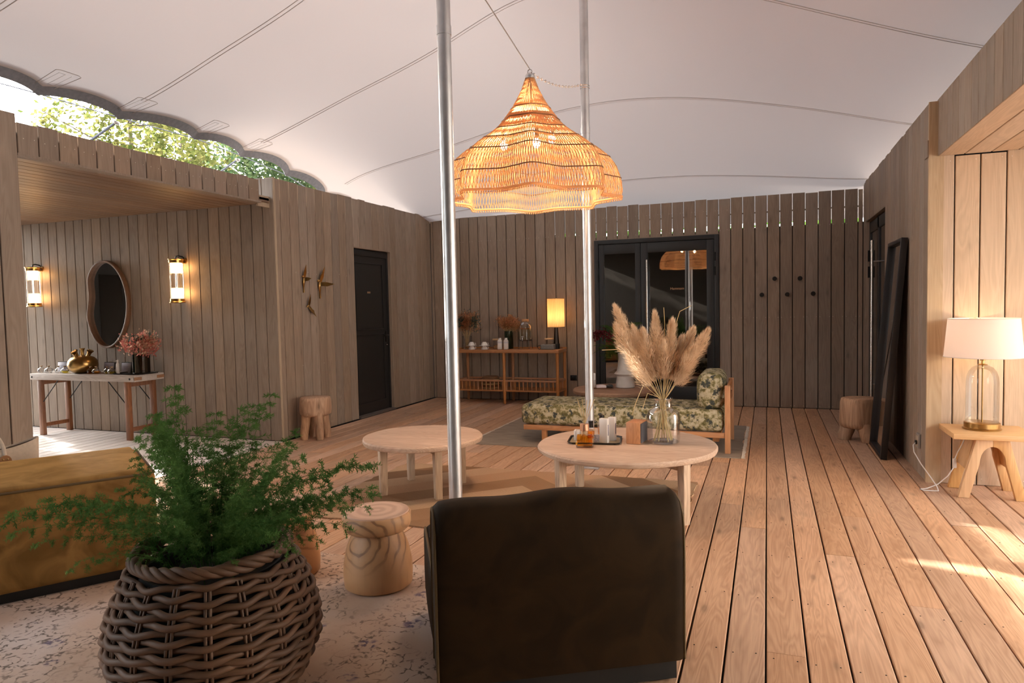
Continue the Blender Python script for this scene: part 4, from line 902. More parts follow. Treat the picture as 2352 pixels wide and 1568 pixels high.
for sx in (-1, 1):
    for sy in (-1, 1):
        L = MB().box(sx * .72 - .034, sx * .72 + .034, sy * .17 - .022, sy * .17 + .022, 0, .681).build('leg', 'red_wood', AT, bevel=.004)
    MB().box(sx * .72 - .02, sx * .72 + .02, -.147, .147, .10, .145).build('stretcher', 'red_wood', AT, bevel=.003)
    MB().box(sx * .72 - .02, sx * .72 + .02, -.147, .147, .62, .678).build('apron', 'red_wood', AT, bevel=.003)
    for sy in (-1, 1): MB().tube([(sx * .70, sy * .17, .40), (sx * .42, sy * .17, .675)], .006, 6).build('folding_stay', 'blackm', AT)
    for sy in (-1, 1): MB().box(sx * .865 - .012, sx * .865 + .009, sy * .155 - .05, sy * .155 + .05, .70, .735).build('corner_joint', 'teak_dark', AT, bevel=.002)
for x in (-.82, .80):
    h_ = MB().lathe([(.013, 0), (.013, .004), (.008, .006)], 8).build('bolt', 'blackm', AT); h_.location = (x, -.206, .715); h_.rotation_euler = (pi / 2, 0, 0)
ZT = .7585
OM = thing('oval_mirror', 'asymmetric oval wall mirror with thick brown wood frame', 'mirror', (-7.66, AY - .002, 1.585))
def oval(k, n=72):
    out = []
    for i in range(n):
        a_ = 2 * pi * i / n; rx = .362 + .03 * cos(a_ - .4); d = max(0, 1 - abs(((a_ - 2.95 + pi) % (2 * pi)) - pi) / .55)
        r_ = 1 - .19 * (d * d * (3 - 2 * d)); out.append(((rx * cos(a_) * r_) * k[0], .542 * sin(a_) * k[1]))
    return out
def ring_mesh(mb, A, B, y0, y1):
    n = len(A); vs_ = [(x, y1, z) for x, z in A] + [(x, y1, z) for x, z in B] + [(x, y0, z) for x, z in A] + [(x, y0, z) for x, z in B]
    fs = []
    for i in range(n):
        j = (i + 1) % n; fs += [(i, j, n + j, n + i), (2 * n + i, 3 * n + i, 3 * n + j, 2 * n + j), (i, 2 * n + i, 2 * n + j, j), (n + i, n + j, 3 * n + j, 3 * n + i)]
    return mb.add(vs_, fs)
ring_mesh(MB(), oval((1, 1)), oval((.925, .955)), -.001, -.055).build('frame', wood('walnut frame', (.21, .11, .06, 1), (.13, .065, .036, 1), 'Z', .45, .03, 1, 0), OM, 50, .004)
MB().prism(oval((.927, .957)), -.012, -.008, 'xz').build('mirror_glass', 'mirror', OM, 0)
M['sconce_glow'] = emit('sconce diffuser', (1.0, .60, .24, 1), 9.0 * LAMPF)
def sconce(label, x):
    t = thing('wall_sconce', label, 'wall lamp', (x, AY - .10, 1.84), 0)
    MB().lathe([(.076, -.238), (.076, .225)], 28, cap0=False, cap1=False).build('glass_tube', 'glass', t, 60)
    MB().lathe([(.062, .085), (.062, .205)], 24).build('diffuser', 'sconce_glow', t, 40); MB().lathe([(.062, -.215), (.062, -.09)], 24).build('diffuser', 'sconce_glow', t, 40)
    MB().tube([(.0, 0, -.09), (.0, 0, .085)], .012, 8).build('rod', 'chrome', t)
    for z0, sg in ((.212, 1), (-.225, -1)):
        c_ = MB().lathe([(.080, z0 - .012 * sg), (.082, z0 + .02 * sg), (.088, z0 + .026 * sg), (.088, z0 + .034 * sg), (.03, z0 + .04 * sg)], 28).build('cap', 'brass', t, 35)
    MB().tube([(0, 0, .25), (0, 0, .275), (.01, .03, .285), (.03, .07, .275), (.035, .097, .25)], .008, 8).build('bracket', 'blackm', t)
    MB().lathe([(.035, 0), (.035, .012)], 16).build('wall_plate', 'brass', t).location = (.035, .086, .23)
    t.children[-1].rotation_euler = (-pi / 2, 0, 0)
    point(t, (0, -.08, .145), .8, (1, .55, .22), .03); point(t, (0, -.08, -.15), .8, (1, .55, .22), .03)
    point(t, (.085, .02, .145), 1.3, (1, .48, .16), .03); point(t, (.085, .02, -.15), 1.3, (1, .48, .16), .03)
    return t
sconce('glass tube wall sconce glowing amber between the oval mirror and the corner', -6.43)
sconce('glass tube wall sconce glowing amber beside the wall end', -8.84)
GV = thing('gold_vase', 'round gold vase with several flared spouts on the folding table', 'vase', (-7.80, 5.93, ZT))
MB().lathe([(.075, 0), (.11, .010), (.152, .05), (.166, .10), (.158, .15), (.125, .19), (.07, .21), (.03, .213)], 32).build('body', 'brass', GV, 60)
for (dx, dy, h_) in ((0, 0, .30), (-.11, 0, .265), (.11, 0, .265), (.0, .10, .265), (.0, -.10, .262)):
    b_ = Vector((dx * .6, dy * .6, .17)); e_ = Vector((dx * 1.15, dy * 1.15, h_))
    MB().tube([b_, b_ + (e_ - b_) * .5, b_ + (e_ - b_) * .8, e_, e_ - Vector((0, 0, .004))], [.030, .017, .020, .034, .028], 14).build('spout', 'brass', GV, 50)
def bouquet(name, label, cat, loc, mats, n, rx, rz_, h0, h1, seed, size, stems, lean=0.0):
    t = thing(name, label, cat, loc); g = random.Random(seed); st = MB(); per = {m: MB() for m in mats}
    for k in range(stems):
        a_ = g.uniform(0, 6.28); q = sqrt(g.random()); ex, ey, ez = rx * q * cos(a_) + lean, rx * .75 * q * sin(a_), h0 + (h1 - h0) * g.uniform(.45, 1) * (1 - .35 * q)
        st.tube([(g.uniform(-.02, .02), g.uniform(-.02, .02), .02), (ex * .25, ey * .25, h0 * .8), (ex, ey, ez)], .0018, 4)
        m = mats[k % len(mats)]
        for _ in range(max(1, n // stems)):
            f = g.uniform(.78, 1.12); p = Vector((ex * f + g.gauss(0, rz_), ey * f + g.gauss(0, rz_), ez * (.35 + .65 * f) + g.gauss(0, rz_ * 1.1)))
            u = (p - Vector((0, 0, h0 * .3))).normalized() + Vector((g.gauss(0, .5), g.gauss(0, .5), g.gauss(0, .4))); u.normalize(); w = u.orthogonal().normalized(); w.rotate(Matrix.Rotation(g.uniform(0, 6.28), 3, u)); s_ = size * g.uniform(.6, 1.3)
            per[m].add([p - u * s_ * .5, p + w * s_ * .28, p + u * s_ * .5, p - w * s_ * .28], [(0, 1, 2, 3)])
    st.build('stems', 'straw', t, 0)
    for m in mats: per[m].build('flower_heads', m, t, 0)['kind'] = 'stuff'
    return t
def tray(name, label, x, y, z, w, d, mat, rz=0.0, in_mat=None, lip=.014):
    t = thing(name, label, 'tray', (x, y, z), rz); c = .03
    def rp(k): return [(sx * (w / 2 - k - (c if q else 0)), sy * (d / 2 - k - (0 if q else c))) for sx, sy, q in ((1, -1, 1), (1, -1, 0), (1, 1, 0), (1, 1, 1), (-1, 1, 1), (-1, 1, 0), (-1, -1, 0), (-1, -1, 1))]
    MB().prism(rp(.012), 0, .004).build('base', in_mat or mat, t, 0)
    A, B, E_ = rp(.012), rp(0.0), rp(.005); vs_ = [(a_, b_, .0005) for a_, b_ in A] + [(a_, b_, lip) for a_, b_ in B] + [(a_, b_, lip) for a_, b_ in E_] + [(a_ * .985, b_ * .985, .0042) for a_, b_ in A]
    fs = [(r_ * 8 + i, r_ * 8 + (i + 1) % 8, (r_ + 1) * 8 + (i + 1) % 8, (r_ + 1) * 8 + i) for r_ in range(3) for i in range(8)]
    MB().add(vs_, fs).build('rim', mat, t, 30); return t
tray('serving_tray', 'thin black tray under the smoked vase on the folding table', -6.97, 5.955, ZT, .46, .30, 'blacktray', 0.0)
SV = thing('smoked_vase', 'smoked glass cylinder vase on the black tray', 'vase', (-6.88, 5.955, ZT + .0045))
MB().lathe([(.088, 0), (.096, .006), (.098, .225), (.094, .225), (.090, .012)], 28, cap0=True, cap1=False).build('glass', 'smoke', SV, 40)
bouquet('dried_bouquet', 'pink and cream dried flower bouquet in the smoked glass vase', 'flowers', (-6.88, 5.955, ZT + .018), ['pink', 'cream', 'pink', 'cream', 'eucal'], 2400, .225, .034, .22, .44, 5, .036, 44)
SPB = thing('spray_bottle', 'slim white spray bottle standing on the black tray', 'bottle', (-7.15, 5.87, ZT + .0045))
MB().lathe([(.017, 0), (.018, .004), (.018, .115), (.012, .125)], 14).build('bottle', 'white_cer', SPB, 40); MB().lathe([(.012, .125), (.012, .16), (.008, .165)], 12).box(-.004, .004, -.022, 0, .148, .158).build('nozzle', 'white_cer', SPB, 40)
def stand_card(label, x, y, w, h_):
    t = thing('card_stand', label, 'sign', (x, y, ZT)); t.rotation_euler.x = -.12
    MB().box(-w / 2, w / 2, 0, .004, .001, h_).build('card', 'card', t, bevel=.001); MB().box(-w / 2 - .008, w / 2 + .008, .0045, .012, 0, h_ + .006).build('holder', 'blacktray', t)
    for k in range(3): MB().box(-w * .28 + k * .004, w * (.25 - .06 * k), -.0012, -.0002, h_ * (.62 - .14 * k), h_ * (.62 - .14 * k) + .004).build('print_line', 'cardprint', t)
    MB().box(-.03, .03, .014, .02, h_ + .004, h_ + .012).build('clip', 'chrome', t)
for x, w, lb in ((-8.29, .20, 'small lavender card standing at the plain end of the folding table'), (-8.02, .17, 'small lavender card standing beside the gold vase, toward the wall end'), (-7.50, .165, 'small lavender card standing on the smoked vase side of the gold vase'), (-7.22, .15, 'small lavender card standing behind the slim white spray bottle')): stand_card(lb, x, 6.03, w, .118)
def oil_bottle(label, x, y, s_, liq):
    t = thing('oil_bottle', label, 'bottle', (x, y, ZT), 0, 'little oil flasks on the folding table')
    MB().lathe([(.030 * s_, 0), (.040 * s_, .008), (.043 * s_, .03), (.038 * s_, .05), (.016 * s_, .062), (.014 * s_, .072), (.018 * s_, .076)], 18, cap1=False).build('flask', 'glass', t, 50)
    MB().lathe([(.028 * s_, .002), (.0375 * s_, .009), (.0405 * s_, .026), (.0402 * s_, .03)], 18).build('oil', liq, t, 50)
    MB().lathe([(.012 * s_, .072), (.015 * s_, .088)], 10).build('stopper', plain('cork', (.42, .28, .17, 1), .9), t, 40); return t
_ob = [(-8.43, 5.86, 1.0, 'glass'), (-8.30, 5.86, 1.15, 'glass'), (-8.13, 5.86, .9, 'glass'), (-8.02, 5.86, 1.1, 'oil'), (-7.60, 5.87, .95, 'amber'), (-7.49, 5.86, 1.15, 'amber'), (-7.33, 5.87, .9, 'oil'), (-7.24, 5.86, 1.1, 'oil')]
_ol = ['smaller clear glass flask by the first lavender card at the table end', 'larger clear glass flask in front of the first lavender card', 'small clear glass flask next to a yellow oil flask', 'yellow oil flask beside the gold vase', 'smaller amber oil flask next to the gold vase', 'larger amber oil flask in front of a lavender card', 'smaller yellow oil flask between amber flask and spray bottle', 'larger yellow oil flask next to the white spray bottle']
for (x, y, s_, lq), lb in zip(_ob, _ol): oil_bottle(lb, x, y, s_, lq)

# ------------------------------------------------------------------ brass birds and coat pegs
def bird(label, y, z, k, wa, wb, tail, roll):
    t = thing('brass_bird', label, 'wall ornament', (LX + .003, y, z)); t.rotation_euler.x = roll
    MB().ball((.018, 0, 0), .02 * k, 8, (.8, .95, 2.3)).ball((.026, -.025 * k, .05 * k), .015 * k, 8).tube([(.026, -.035 * k, .055 * k), (.026, -.058 * k, .053 * k)], [.006, .001], 6).tube([(.018, 0, -.03 * k), (.012, .01, -.075 * k), (.008, .02, -.13 * k)], [.014 * k, .008 * k, .010 * k], 6).build('body', 'brass', t, 60)
    for (dy, dz) in (wa, wb):
        b_ = Vector((.02, .0, .02 * k)); e_ = Vector((.05, dy * k, dz * k)); m_ = b_ + (e_ - b_) * .45; s_ = Vector((0, -dz, dy)).normalized()
        pts = [b_ - s_ * .018 * k, m_ - s_ * .026 * k, e_, m_ + s_ * .02 * k, b_ + s_ * .018 * k]
        vs_ = [p + Vector((.003, 0, 0)) for p in pts] + [p - Vector((.003, 0, 0)) for p in pts]
        MB().add(vs_, [(0, 1, 2, 3, 4), (9, 8, 7, 6, 5)] + [(i, (i + 1) % 5, 5 + (i + 1) % 5, 5 + i) for i in range(5)]).build('wing', 'brass', t, 40)
    return t
bird('brass bird ornament flying with one raised and one level wing, the largest of three', 6.96, 1.755, 1.15, (.06, .20), (.23, .02), 0, 0)
bird('brass bird ornament diving with wings folded up along the boards', 6.66, 1.80, 1.0, (-.01, .19), (.10, .05), 0, -.1)
bird('brass bird ornament gliding below the other two', 6.75, 1.50, .8, (.13, .13), (-.05, -.17), 0, .9)
for i, (x, z) in enumerate(((.095, 1.754), (.410, 1.749), (-.067, 1.541), (.253, 1.538), (.571, 1.541))):
    t = thing('coat_peg', 'round black coat peg on the back wall, ' + ('upper row, nearer the double door', 'upper row, nearer the right wall', 'lower row, nearest the double door', 'lower row, middle of three', 'lower row, nearest the right wall')[i], 'coat peg', (x, BY - .001, z), 0, 'coat pegs on the back wall')
    t.rotation_euler.x = pi / 2
    MB().lathe([(.016, 0), (.014, .03), (.014, .045)], 14).build('stem', 'blackm', t, 40); MB().lathe([(.022, .045), (.029, .050), (.029, .064), (.024, .069)], 18).build('knob', 'blackm', t, 40)

# ------------------------------------------------------------------ console with everything on it
CN = thing('console_table', 'honey wood console with spindle gallery shelf against the back wall', 'console', (0, 0, 0.0005))
x0, x1, y0, y1 = -4.47, -2.82, 9.44, 9.88
MB().box(x0, x1, y0, y1, .765, .812).build('top', 'oak_x', CN, bevel=.004)
MB().box(x0, x1, y1 - .02, y1, .8125, .83).build('top_lip', 'oak_x', CN); MB().box(x0, x0 + .02, y0 + .02, y1 - .021, .8125, .83).build('top_lip', 'oak_x', CN)
for x in (x0 + .03, -3.68, x1 - .03):
    for y in (y0 + .03, y1 - .03): MB().lathe([(.014, 0), (.024, .03), (.016, .055), (.023, .07), (.026, .2), (.022, .5), (.026, .764)], 12).build('leg', 'oak', CN, 50).location = (x, y, 0)
MB().box(x0 + .01, x1 - .01, y0 + .01, y1 - .01, .19, .212).build('shelf', 'oak_x', CN)
for z in (.335,):
    for y in (y0 + .03, y1 - .03): MB().box(x0 + .03, x1 - .03, y - .012, y + .012, z, z + .028).build('gallery_rail', 'oak_x', CN, bevel=.002)
    for x in (x0 + .03, x1 - .03): MB().box(x - .012, x + .012, y0 + .043, y1 - .043, z, z + .028).build('gallery_rail', 'oak', CN, bevel=.002)
sp_me = MB().lathe([(.008, 0), (.010, .06), (.008, .122)], 6).mesh('spindle', 50); sp_me.materials.append(M['oak'])
n = 24
for i in range(1, n):
    for y in (y0 + .03, y1 - .03): obj('spindle', sp_me, None, CN, (x0 + .03 + (x1 - x0 - .06) * i / n, y, .2125))
for i in range(1, 7):
    for x in (x0 + .03, x1 - .03): obj('spindle', sp_me, None, CN, (x, y0 + .03 + (y1 - y0 - .06) * i / 7, .2125))
ZC = .8135
PLm = translucent('pleated linen shade', (.70, .52, .32, 1), (.88, .60, .30, 1), .55)
TL = thing('console_lamp', 'table lamp with dark base and pleated amber shade on the console', 'lamp', (-2.93, 9.70, ZC))
MB().lathe([(.052, 0), (.054, .005), (.054, .075), (.046, .082)], 8).build('base', 'blackm', TL, 30); MB().lathe([(.045, .082), (.036, .2), (.027, .34)], 8).build('column', plain('dark bronze', (.035, .022, .014, 1), .3, .5), TL, 30)
MB().lathe([(.124, .325), (.124, .745)], 96, cap0=False, cap1=False, fr=lambda a_, z: 1 + .022 * (1 if int(a_ / (2 * pi) * 96) % 2 else -1)).build('shade', PLm, TL, 0)
for z in (.325, .745): MB().tube([(.124 * cos(6.283 * i / 40), .124 * sin(6.283 * i / 40), z) for i in range(40)], .004, 5, True).build('shade_ring', 'straw', TL)
MB().ball((0, 0, .47), .03, 8).tube([(0, 0, .34), (0, 0, .45)], .013, 8).build('bulb', 'bulb2', TL); point(TL, (0, 0, .50), 2.6, (1, .62, .30), .03)
point(TL, (0, 0, .66), 1.0, (1, .62, .30), .03)
MB().tube([(.0, .055, .012), (.02, .10, .006), (.05, .15, .006)], .005, 6).build('cord', 'blackm', TL)
CS = thing('wall_socket', 'black plug and socket on the back wall beside the console', 'socket', (-2.74, BY - .001, .36)); MB().box(-.05, .05, -.02, 0, -.04, .04).build('plate', 'blackm', CS, bevel=.004); MB().box(-.02, .02, -.055, -.021, -.02, .02).build('plug', 'blackm', CS, bevel=.004)
BX = thing('tissue_box', 'small grey fabric box in front of the console lamp', 'box', (-3.02, 9.58, ZC)); MB().rbox(.20, .13, .075, .015, 3).build('body', plain('grey felt', (.2, .2, .19, 1), .9, noise=.2, nscale=80), BX, 60); MB().box(-.055, .055, -.012, .012, .0755, .078).build('slot', 'plinth', BX)
GLS = thing('goggle_strap', 'dark looped strap beside the grey fabric box', 'strap', (-3.155, 9.58, ZC)); MB().tube([(.028 * cos(6.283 * i / 14), 0, .032 + .028 * sin(6.283 * i / 14)) for i in range(14)], .004, 6, True).build('loop', 'blackm', GLS)
def vase_v(label, x, y, prf, mat): t = thing('flower_vase', label, 'vase', (x, y, ZC)); MB().lathe(prf, 24, cap1=False).build('glass', mat, t, 50); return t
vase_v('clear glass vase with straw stems at the console end by the pole', -4.36, 9.66, [(.05, 0), (.058, .006), (.075, .2), (.072, .2), (.05, .01)], 'glass')
bouquet('dried_bouquet', 'rusty dried flower bouquet in the clear vase on the console', 'flowers', (-4.36, 9.66, ZC + .012), ['rust', 'tanfl', 'rust', 'eucal'], 2200, .19, .034, .24, .56, 6, .030, 36)
vase_v('dark green glass vase behind the white bottles on the console', -3.69, 9.72, [(.062, 0), (.068, .005), (.068, .27), (.064, .27), (.06, .012)], plain('dark green glass', (.012, .02, .008, 1), .12))
bouquet('dried_bouquet', 'round tan dried flower bouquet in the dark vase on the console', 'flowers', (-3.69, 9.72, ZC + .014), ['tanfl', 'tanfl', 'rust'], 2600, .165, .022, .25, .50, 7, .024, 44)
def cup_lathe(): return [(.026, 0), (.028, .004), (.044, .025), (.052, .052), (.049, .052), (.040, .024)]
for k, x in enumerate((-4.24, -4.03)):
    nm = 'nearer the clear vase' if k == 0 else 'nearer the white bottles'
    for j in range(2):
        t = thing('coffee_cup', 'upside down white cup %s its saucer, stack %s' % ('under' if j == 0 else 'on top of', nm), 'cup', (x, 9.56, ZC + (.0 if j == 0 else .0605)))
        MB().lathe([(r_, .052 - z) for r_, z in reversed(cup_lathe())], 24, cap0=False).build('bowl', 'white_cer', t, 50)
        MB().tube([(.042, 0, .036), (.066, 0, .036), (.068, 0, .014), (.048, 0, .010)], .004, 6).build('handle', 'white_cer', t)
    t = thing('saucer', 'white saucer between two stacked cups, stack %s' % nm, 'saucer', (x, 9.56, ZC + .0525)); MB().lathe([(.035, .0), (.082, .005), (.083, .007), (.03, .0075)], 28).build('plate', 'white_cer', t, 50)
Mblue = plain('white blue print bottle', (.58, .58, .62, 1), .4)
for k, x in enumerate((-3.775, -3.675)):
    t = thing('powder_bottle', 'square white bottle in front of the dark vase, ' + ('cup side of the pair' if k == 0 else 'dispenser side of the pair'), 'bottle', (x, 9.56, ZC), .2)
    MB().box(-.034, .034, -.034, .034, 0, .135).build('body', 'white_cer', t, bevel=.01); MB().lathe([(.036, .1355), (.022, .15), (.022, .172)], 14).build('cap', 'white_cer', t, 35); MB().box(-.0345, .0345, -.0345, .0345, .085, .125).build('label_band', Mblue, t, bevel=.010)
JR = thing('storage_jar', 'glass jar with flat wooden lid beside the white bottles', 'jar', (-3.86, 9.66, ZC)); MB().lathe([(.055, 0), (.06, .004), (.06, .135)], 24, cap1=False).build('glass', 'glass', JR, 50); MB().lathe([(.068, .1355), (.070, .14), (.070, .152), (.066, .156)], 24).build('lid', 'pine_x', JR, 35); MB().lathe([(.05, .006), (.054, .05), (.03, .06)], 16, fr=lambda a_, z: 1 + .08 * sin(5 * a_)).build('contents', 'tanfl', JR, 30)
JR2 = thing('storage_jar', 'glass jar with flat wooden lid beside the console lamp', 'jar', (-3.06, 9.76, ZC)); MB().lathe([(.055, 0), (.06, .004), (.06, .135)], 24, cap1=False).build('glass', 'glass', JR2, 50); MB().lathe([(.068, .1355), (.070, .14), (.070, .152), (.066, .156)], 24).build('lid', 'pine_x', JR2, 35)
DS = thing('drink_dispenser', 'glass drink dispenser with cork lid on a black wire stand', 'dispenser', (-3.405, 9.68, ZC))
MB().lathe([(.090, .135), (.105, .142), (.107, .34), (.095, .375), (.06, .395), (.055, .41), (.06, .415)], 28, cap1=False).build('glass_body', 'glass', DS, 50)
MB().lathe([(.088, .138), (.101, .145), (.101, .30)], 28).build('water', thin_glass('water', (.88, .84, .72, 1), .6), DS, 40)
for i in range(7): MB().lathe([(.026, 0), (.026, .005)], 12).build('citrus_slice', 'amber', DS).location = (.06 * cos(i * .9), .06 * sin(i * .9), .302 + .002 * (i % 2))
MB().lathe([(.053, .411), (.053, .445), (.05, .45)], 20).build('cork_lid', plain('cork lid', (.5, .27, .13, 1), .9, noise=.2, nscale=60), DS, 35)
tp = MB().tube([(0, -.105, .17), (0, -.15, .17)], .010, 8).tube([(0, -.145, .175), (0, -.148, .135)], .008, 8).tube([(-.018, -.14, .19), (.018, -.14, .19)], .005, 6).build('tap', 'chrome', DS)
ws = MB()
for z in (.128,): ws.tube([(.10 * cos(6.283 * i / 28), .10 * sin(6.283 * i / 28), z) for i in range(28)], .004, 6, True)
for a_ in (.78, 2.36, 3.93, 5.5): ws.tube([(.10 * cos(a_), .10 * sin(a_), .16), (.105 * cos(a_), .105 * sin(a_), .10), (.115 * cos(a_), .115 * sin(a_), .003)], .004, 6)
ws.build('wire_stand', 'blackm', DS)
BK = thing('storage_basket', 'round woven basket on the console shelf', 'basket', (-3.98, 9.66, .2135))
for k in range(9): MB().tube([((.115 + .022 * sin(k / 8 * pi)) * cos(6.283 * i / 40) * (1 + .03 * (-1) ** (i + k)), (.115 + .022 * sin(k / 8 * pi)) * sin(6.283 * i / 40) * (1 + .03 * (-1) ** (i + k)), .012 + .02 * k) for i in range(40)], .011, 5, True).build('weave_row', 'rattan_dark' if k % 3 else 'straw', BK, 60)
MB().lathe([(.11, 0.0), (.118, .17)], 24, cap1=False).build('basket_core', 'wicker', BK, 60)

# ------------------------------------------------------------------ side table behind the daybed
Z3 = .456
WV = thing('stone_vase', 'white stone vase with flared collar holding fern and wine red flowers', 'vase', (-1.60, 8.12, Z3))
MB().lathe([(.105, 0), (.115, .006), (.108, .06), (.098, .125), (.100, .14), (.128, .165), (.125, .172), (.098, .20), (.085, .26), (.080, .34), (.083, .42), (.076, .42), (.072, .34)], 36, cap1=False).build('body', 'grey_cer', WV, 35)
FB = thing('fern_bouquet', 'green fern and wine red flower arrangement in the stone vase', 'flowers', (-1.60, 8.12, Z3 + .03))
g = random.Random(12); st = MB()
for k in range(24):
    a_ = g.uniform(0, 6.28) if k > 12 else g.uniform(2.4, 4.0); ln = g.uniform(.22, .46); zt = g.uniform(.42, .76) if k % 3 else g.uniform(.25, .45); e_ = Vector((ln * cos(a_), ln * .8 * sin(a_), zt)); m_ = Vector((e_.x * .35, e_.y * .35, max(.55, zt + .08))); b_ = Vector((g.uniform(-.03, .03), g.uniform(-.03, .03), .2))
    fp = [b_ * (1 - t) ** 2 + m_ * 2 * t * (1 - t) + e_ * t * t for t in [i / 18 for i in range(19)]]; fm = MB(); fm.tube(fp, .002, 4)
    for i in range(6, 19):
        d = (fp[i] - fp[i - 1]).normalized(); s_ = d.cross(Vector((0, 0, 1))).normalized(); L = .085 * sin(pi * (i - 4) / 17) + .012
        for sg in (-1, 1):
            for q in range(3):
                p0 = fp[i] + s_ * sg * L * q / 3 ; p1 = p0 + s_ * sg * L * .36 + d * .014; w = d * .008; fm.add([p0 - w, p0 + w, p1], [(0, 1, 2)])
    fm.build('frond', 'fernleaf', FB, 0)
for (ex, ey, ez) in ((-.33, -.05, .60), (-.27, -.02, .63), (.03, .1, .67), (.09, .05, .62), (-.19, -.03, .58)):
    fl_ = MB(); fl_.tube([(0, 0, .1), (ex * .4, ey * .4, ez * .7), (ex, ey, ez)], .003, 4).build('flower_stem', 'fernleaf', FB, 0); fl_ = MB()
    for q in range(90): fl_.ball((ex + g.gauss(0, .035), ey + g.gauss(0, .03), ez + g.gauss(0, .028)), g.uniform(.006, .011), 3)
    fl_.build('flower_cluster', 'wine', FB, 0)['kind'] = 'stuff'
tray('serving_tray', 'small wooden tray on the reddish side table', -1.86, 7.98, Z3, .30, .17, 'teak_dark', .1, None, .012)
SB = thing('spray_can', 'pale ribbed mist bottle on the small wooden tray', 'bottle', (-1.965, 8.02, Z3 + .0045)); MB().lathe([(.026, 0), (.027, .003), (.027, .09)], 16).build('bottle', 'grey_cer', SB, 35); MB().lathe([(.0275, .0905), (.0275, .165), (.024, .17)], 16).build('cap', 'white_cer', SB, 35)
NP = thing('folded_napkin', 'pale pink folded cloth on the small wooden tray', 'cloth', (-1.86, 7.97, Z3 + .0045), .4); MB().rbox(.12, .08, .03, .012, 4, .012).build('cloth', plain('pink cloth', (.62, .52, .52, 1), .9), NP, 60)
SG = thing('sunglasses_case', 'black soft case on the small wooden tray', 'case', (-1.765, 8.01, Z3 + .0045), .1); MB().rbox(.08, .05, .034, .015, 4, .006).build('case', 'blacktray', SG, 60)

# ------------------------------------------------------------------ things on the large coffee table
Z2 = .4562
tray('serving_tray', 'brass coloured tray with dark rim on the large coffee table', -1.185, 4.86, Z2, .385, .30, 'blacktray', .16, plain('brass tray', (.52, .42, .25, 1), .3, .7))
RD = thing('reed_diffuser', 'square glass reed diffuser with amber liquid and copper collar', 'diffuser', (-1.205, 4.635, Z2), .25)
MB().box(-.062, .062, -.052, .052, .0, .115).build('glass_bottle', 'glass', RD, bevel=.010); MB().box(-.054, .054, -.044, .044, .010, .082).build('amber_liquid', 'amber', RD, bevel=.006)
MB().lathe([(.030, .1155), (.032, .118), (.032, .162), (.028, .164)], 20).build('collar', plain('copper collar', (.72, .42, .27, 1), .3, .9), RD, 35)
for (ax, ay) in ((-.045, .0), (-.012, .02), (.045, -.01), (.075, .015), (.02, -.03)): MB().tube([(-ax * .5, -ay * .5, .03), (0, 0, .155), (ax, ay, .335)], .0022, 5).build('reed', 'straw', RD)
for (x, y, h_, lb) in ((-1.15, 4.93, .175, 'taller perfume bottle with black cap behind the diffuser'), (-1.225, 4.90, .135, 'shorter perfume bottle with black cap behind the diffuser')):
    t = thing('perfume_bottle', lb, 'bottle', (x, y, Z2 + .0045)); MB().box(-.028, .028, -.02, .02, 0, h_ - .05).build('glass', 'glass', t, bevel=.004); MB().box(-.023, .023, -.015, .015, .006, (h_ - .05) * .7).build('perfume', 'amber', t, bevel=.003); MB().lathe([(.018, h_ - .049), (.018, h_)], 14).build('cap', 'blacktray', t, 35)
def carton(label, x, y, w, d, h_, rz, mat='white_cer', mk=True):
    t = thing('white_carton', label, 'box', (x, y, Z2 + .0045), rz); MB().box(-w / 2, w / 2, -d / 2, d / 2, 0, h_).build('box', mat, t, bevel=.002)
    if mk: MB().box(w / 2 + .0002, w / 2 + .001, -.006, .006, h_ * .3, h_ * .75).build('print_strip', 'cardprint', t)
    return t
carton('tall white perfume carton standing at the front of the brass tray', -1.10, 4.79, .062, .035, .175, -.2)
carton('tall white perfume carton standing just behind the other one', -1.06, 4.88, .05, .035, .172, -.2)
carton('short white carton lying at the pole side of the brass tray', -1.315, 4.85, .045, .06, .072, .1, 'white_cer', False)
carton('small silver patterned carton between the diffuser and tall cartons', -1.155, 4.79, .04, .03, .055, .1, plain('silver print', (.35, .32, .33, 1), .3, .4, noise=.5, nscale=90), False)
SK = thing('wooden_speaker', 'small wooden speaker block with dark cloth side beside the pampas vase', 'speaker', (-.885, 4.885, Z2), -.12)
MB().box(-.052, .052, -.085, .085, 0, .155).build('cabinet', wood('speaker veneer', (.50, .25, .13, 1), (.36, .165, .08, 1), 'Z', .45, .02, 1, 0), SK, bevel=.006); MB().box(.0525, .058, -.077, .077, .008, .147).build('grille', plain('grey grille', (.06, .055, .06, 1), .9), SK, bevel=.002)
PV = thing('pampas_vase', 'clear glass bottle vase holding dry pampas grass', 'vase', (-.70, 4.93, Z2))
MB().lathe([(.095, 0), (.112, .006), (.117, .03), (.117, .195), (.108, .225), (.075, .245), (.062, .258), (.060, .30), (.068, .318), (.072, .322)], 40, cap1=False).build('glass', 'glass', PV, 50)
MB().lathe([(.094, .001), (.108, .008), (.10, .014)], 32).build('glass_foot', 'glass', PV, 50)
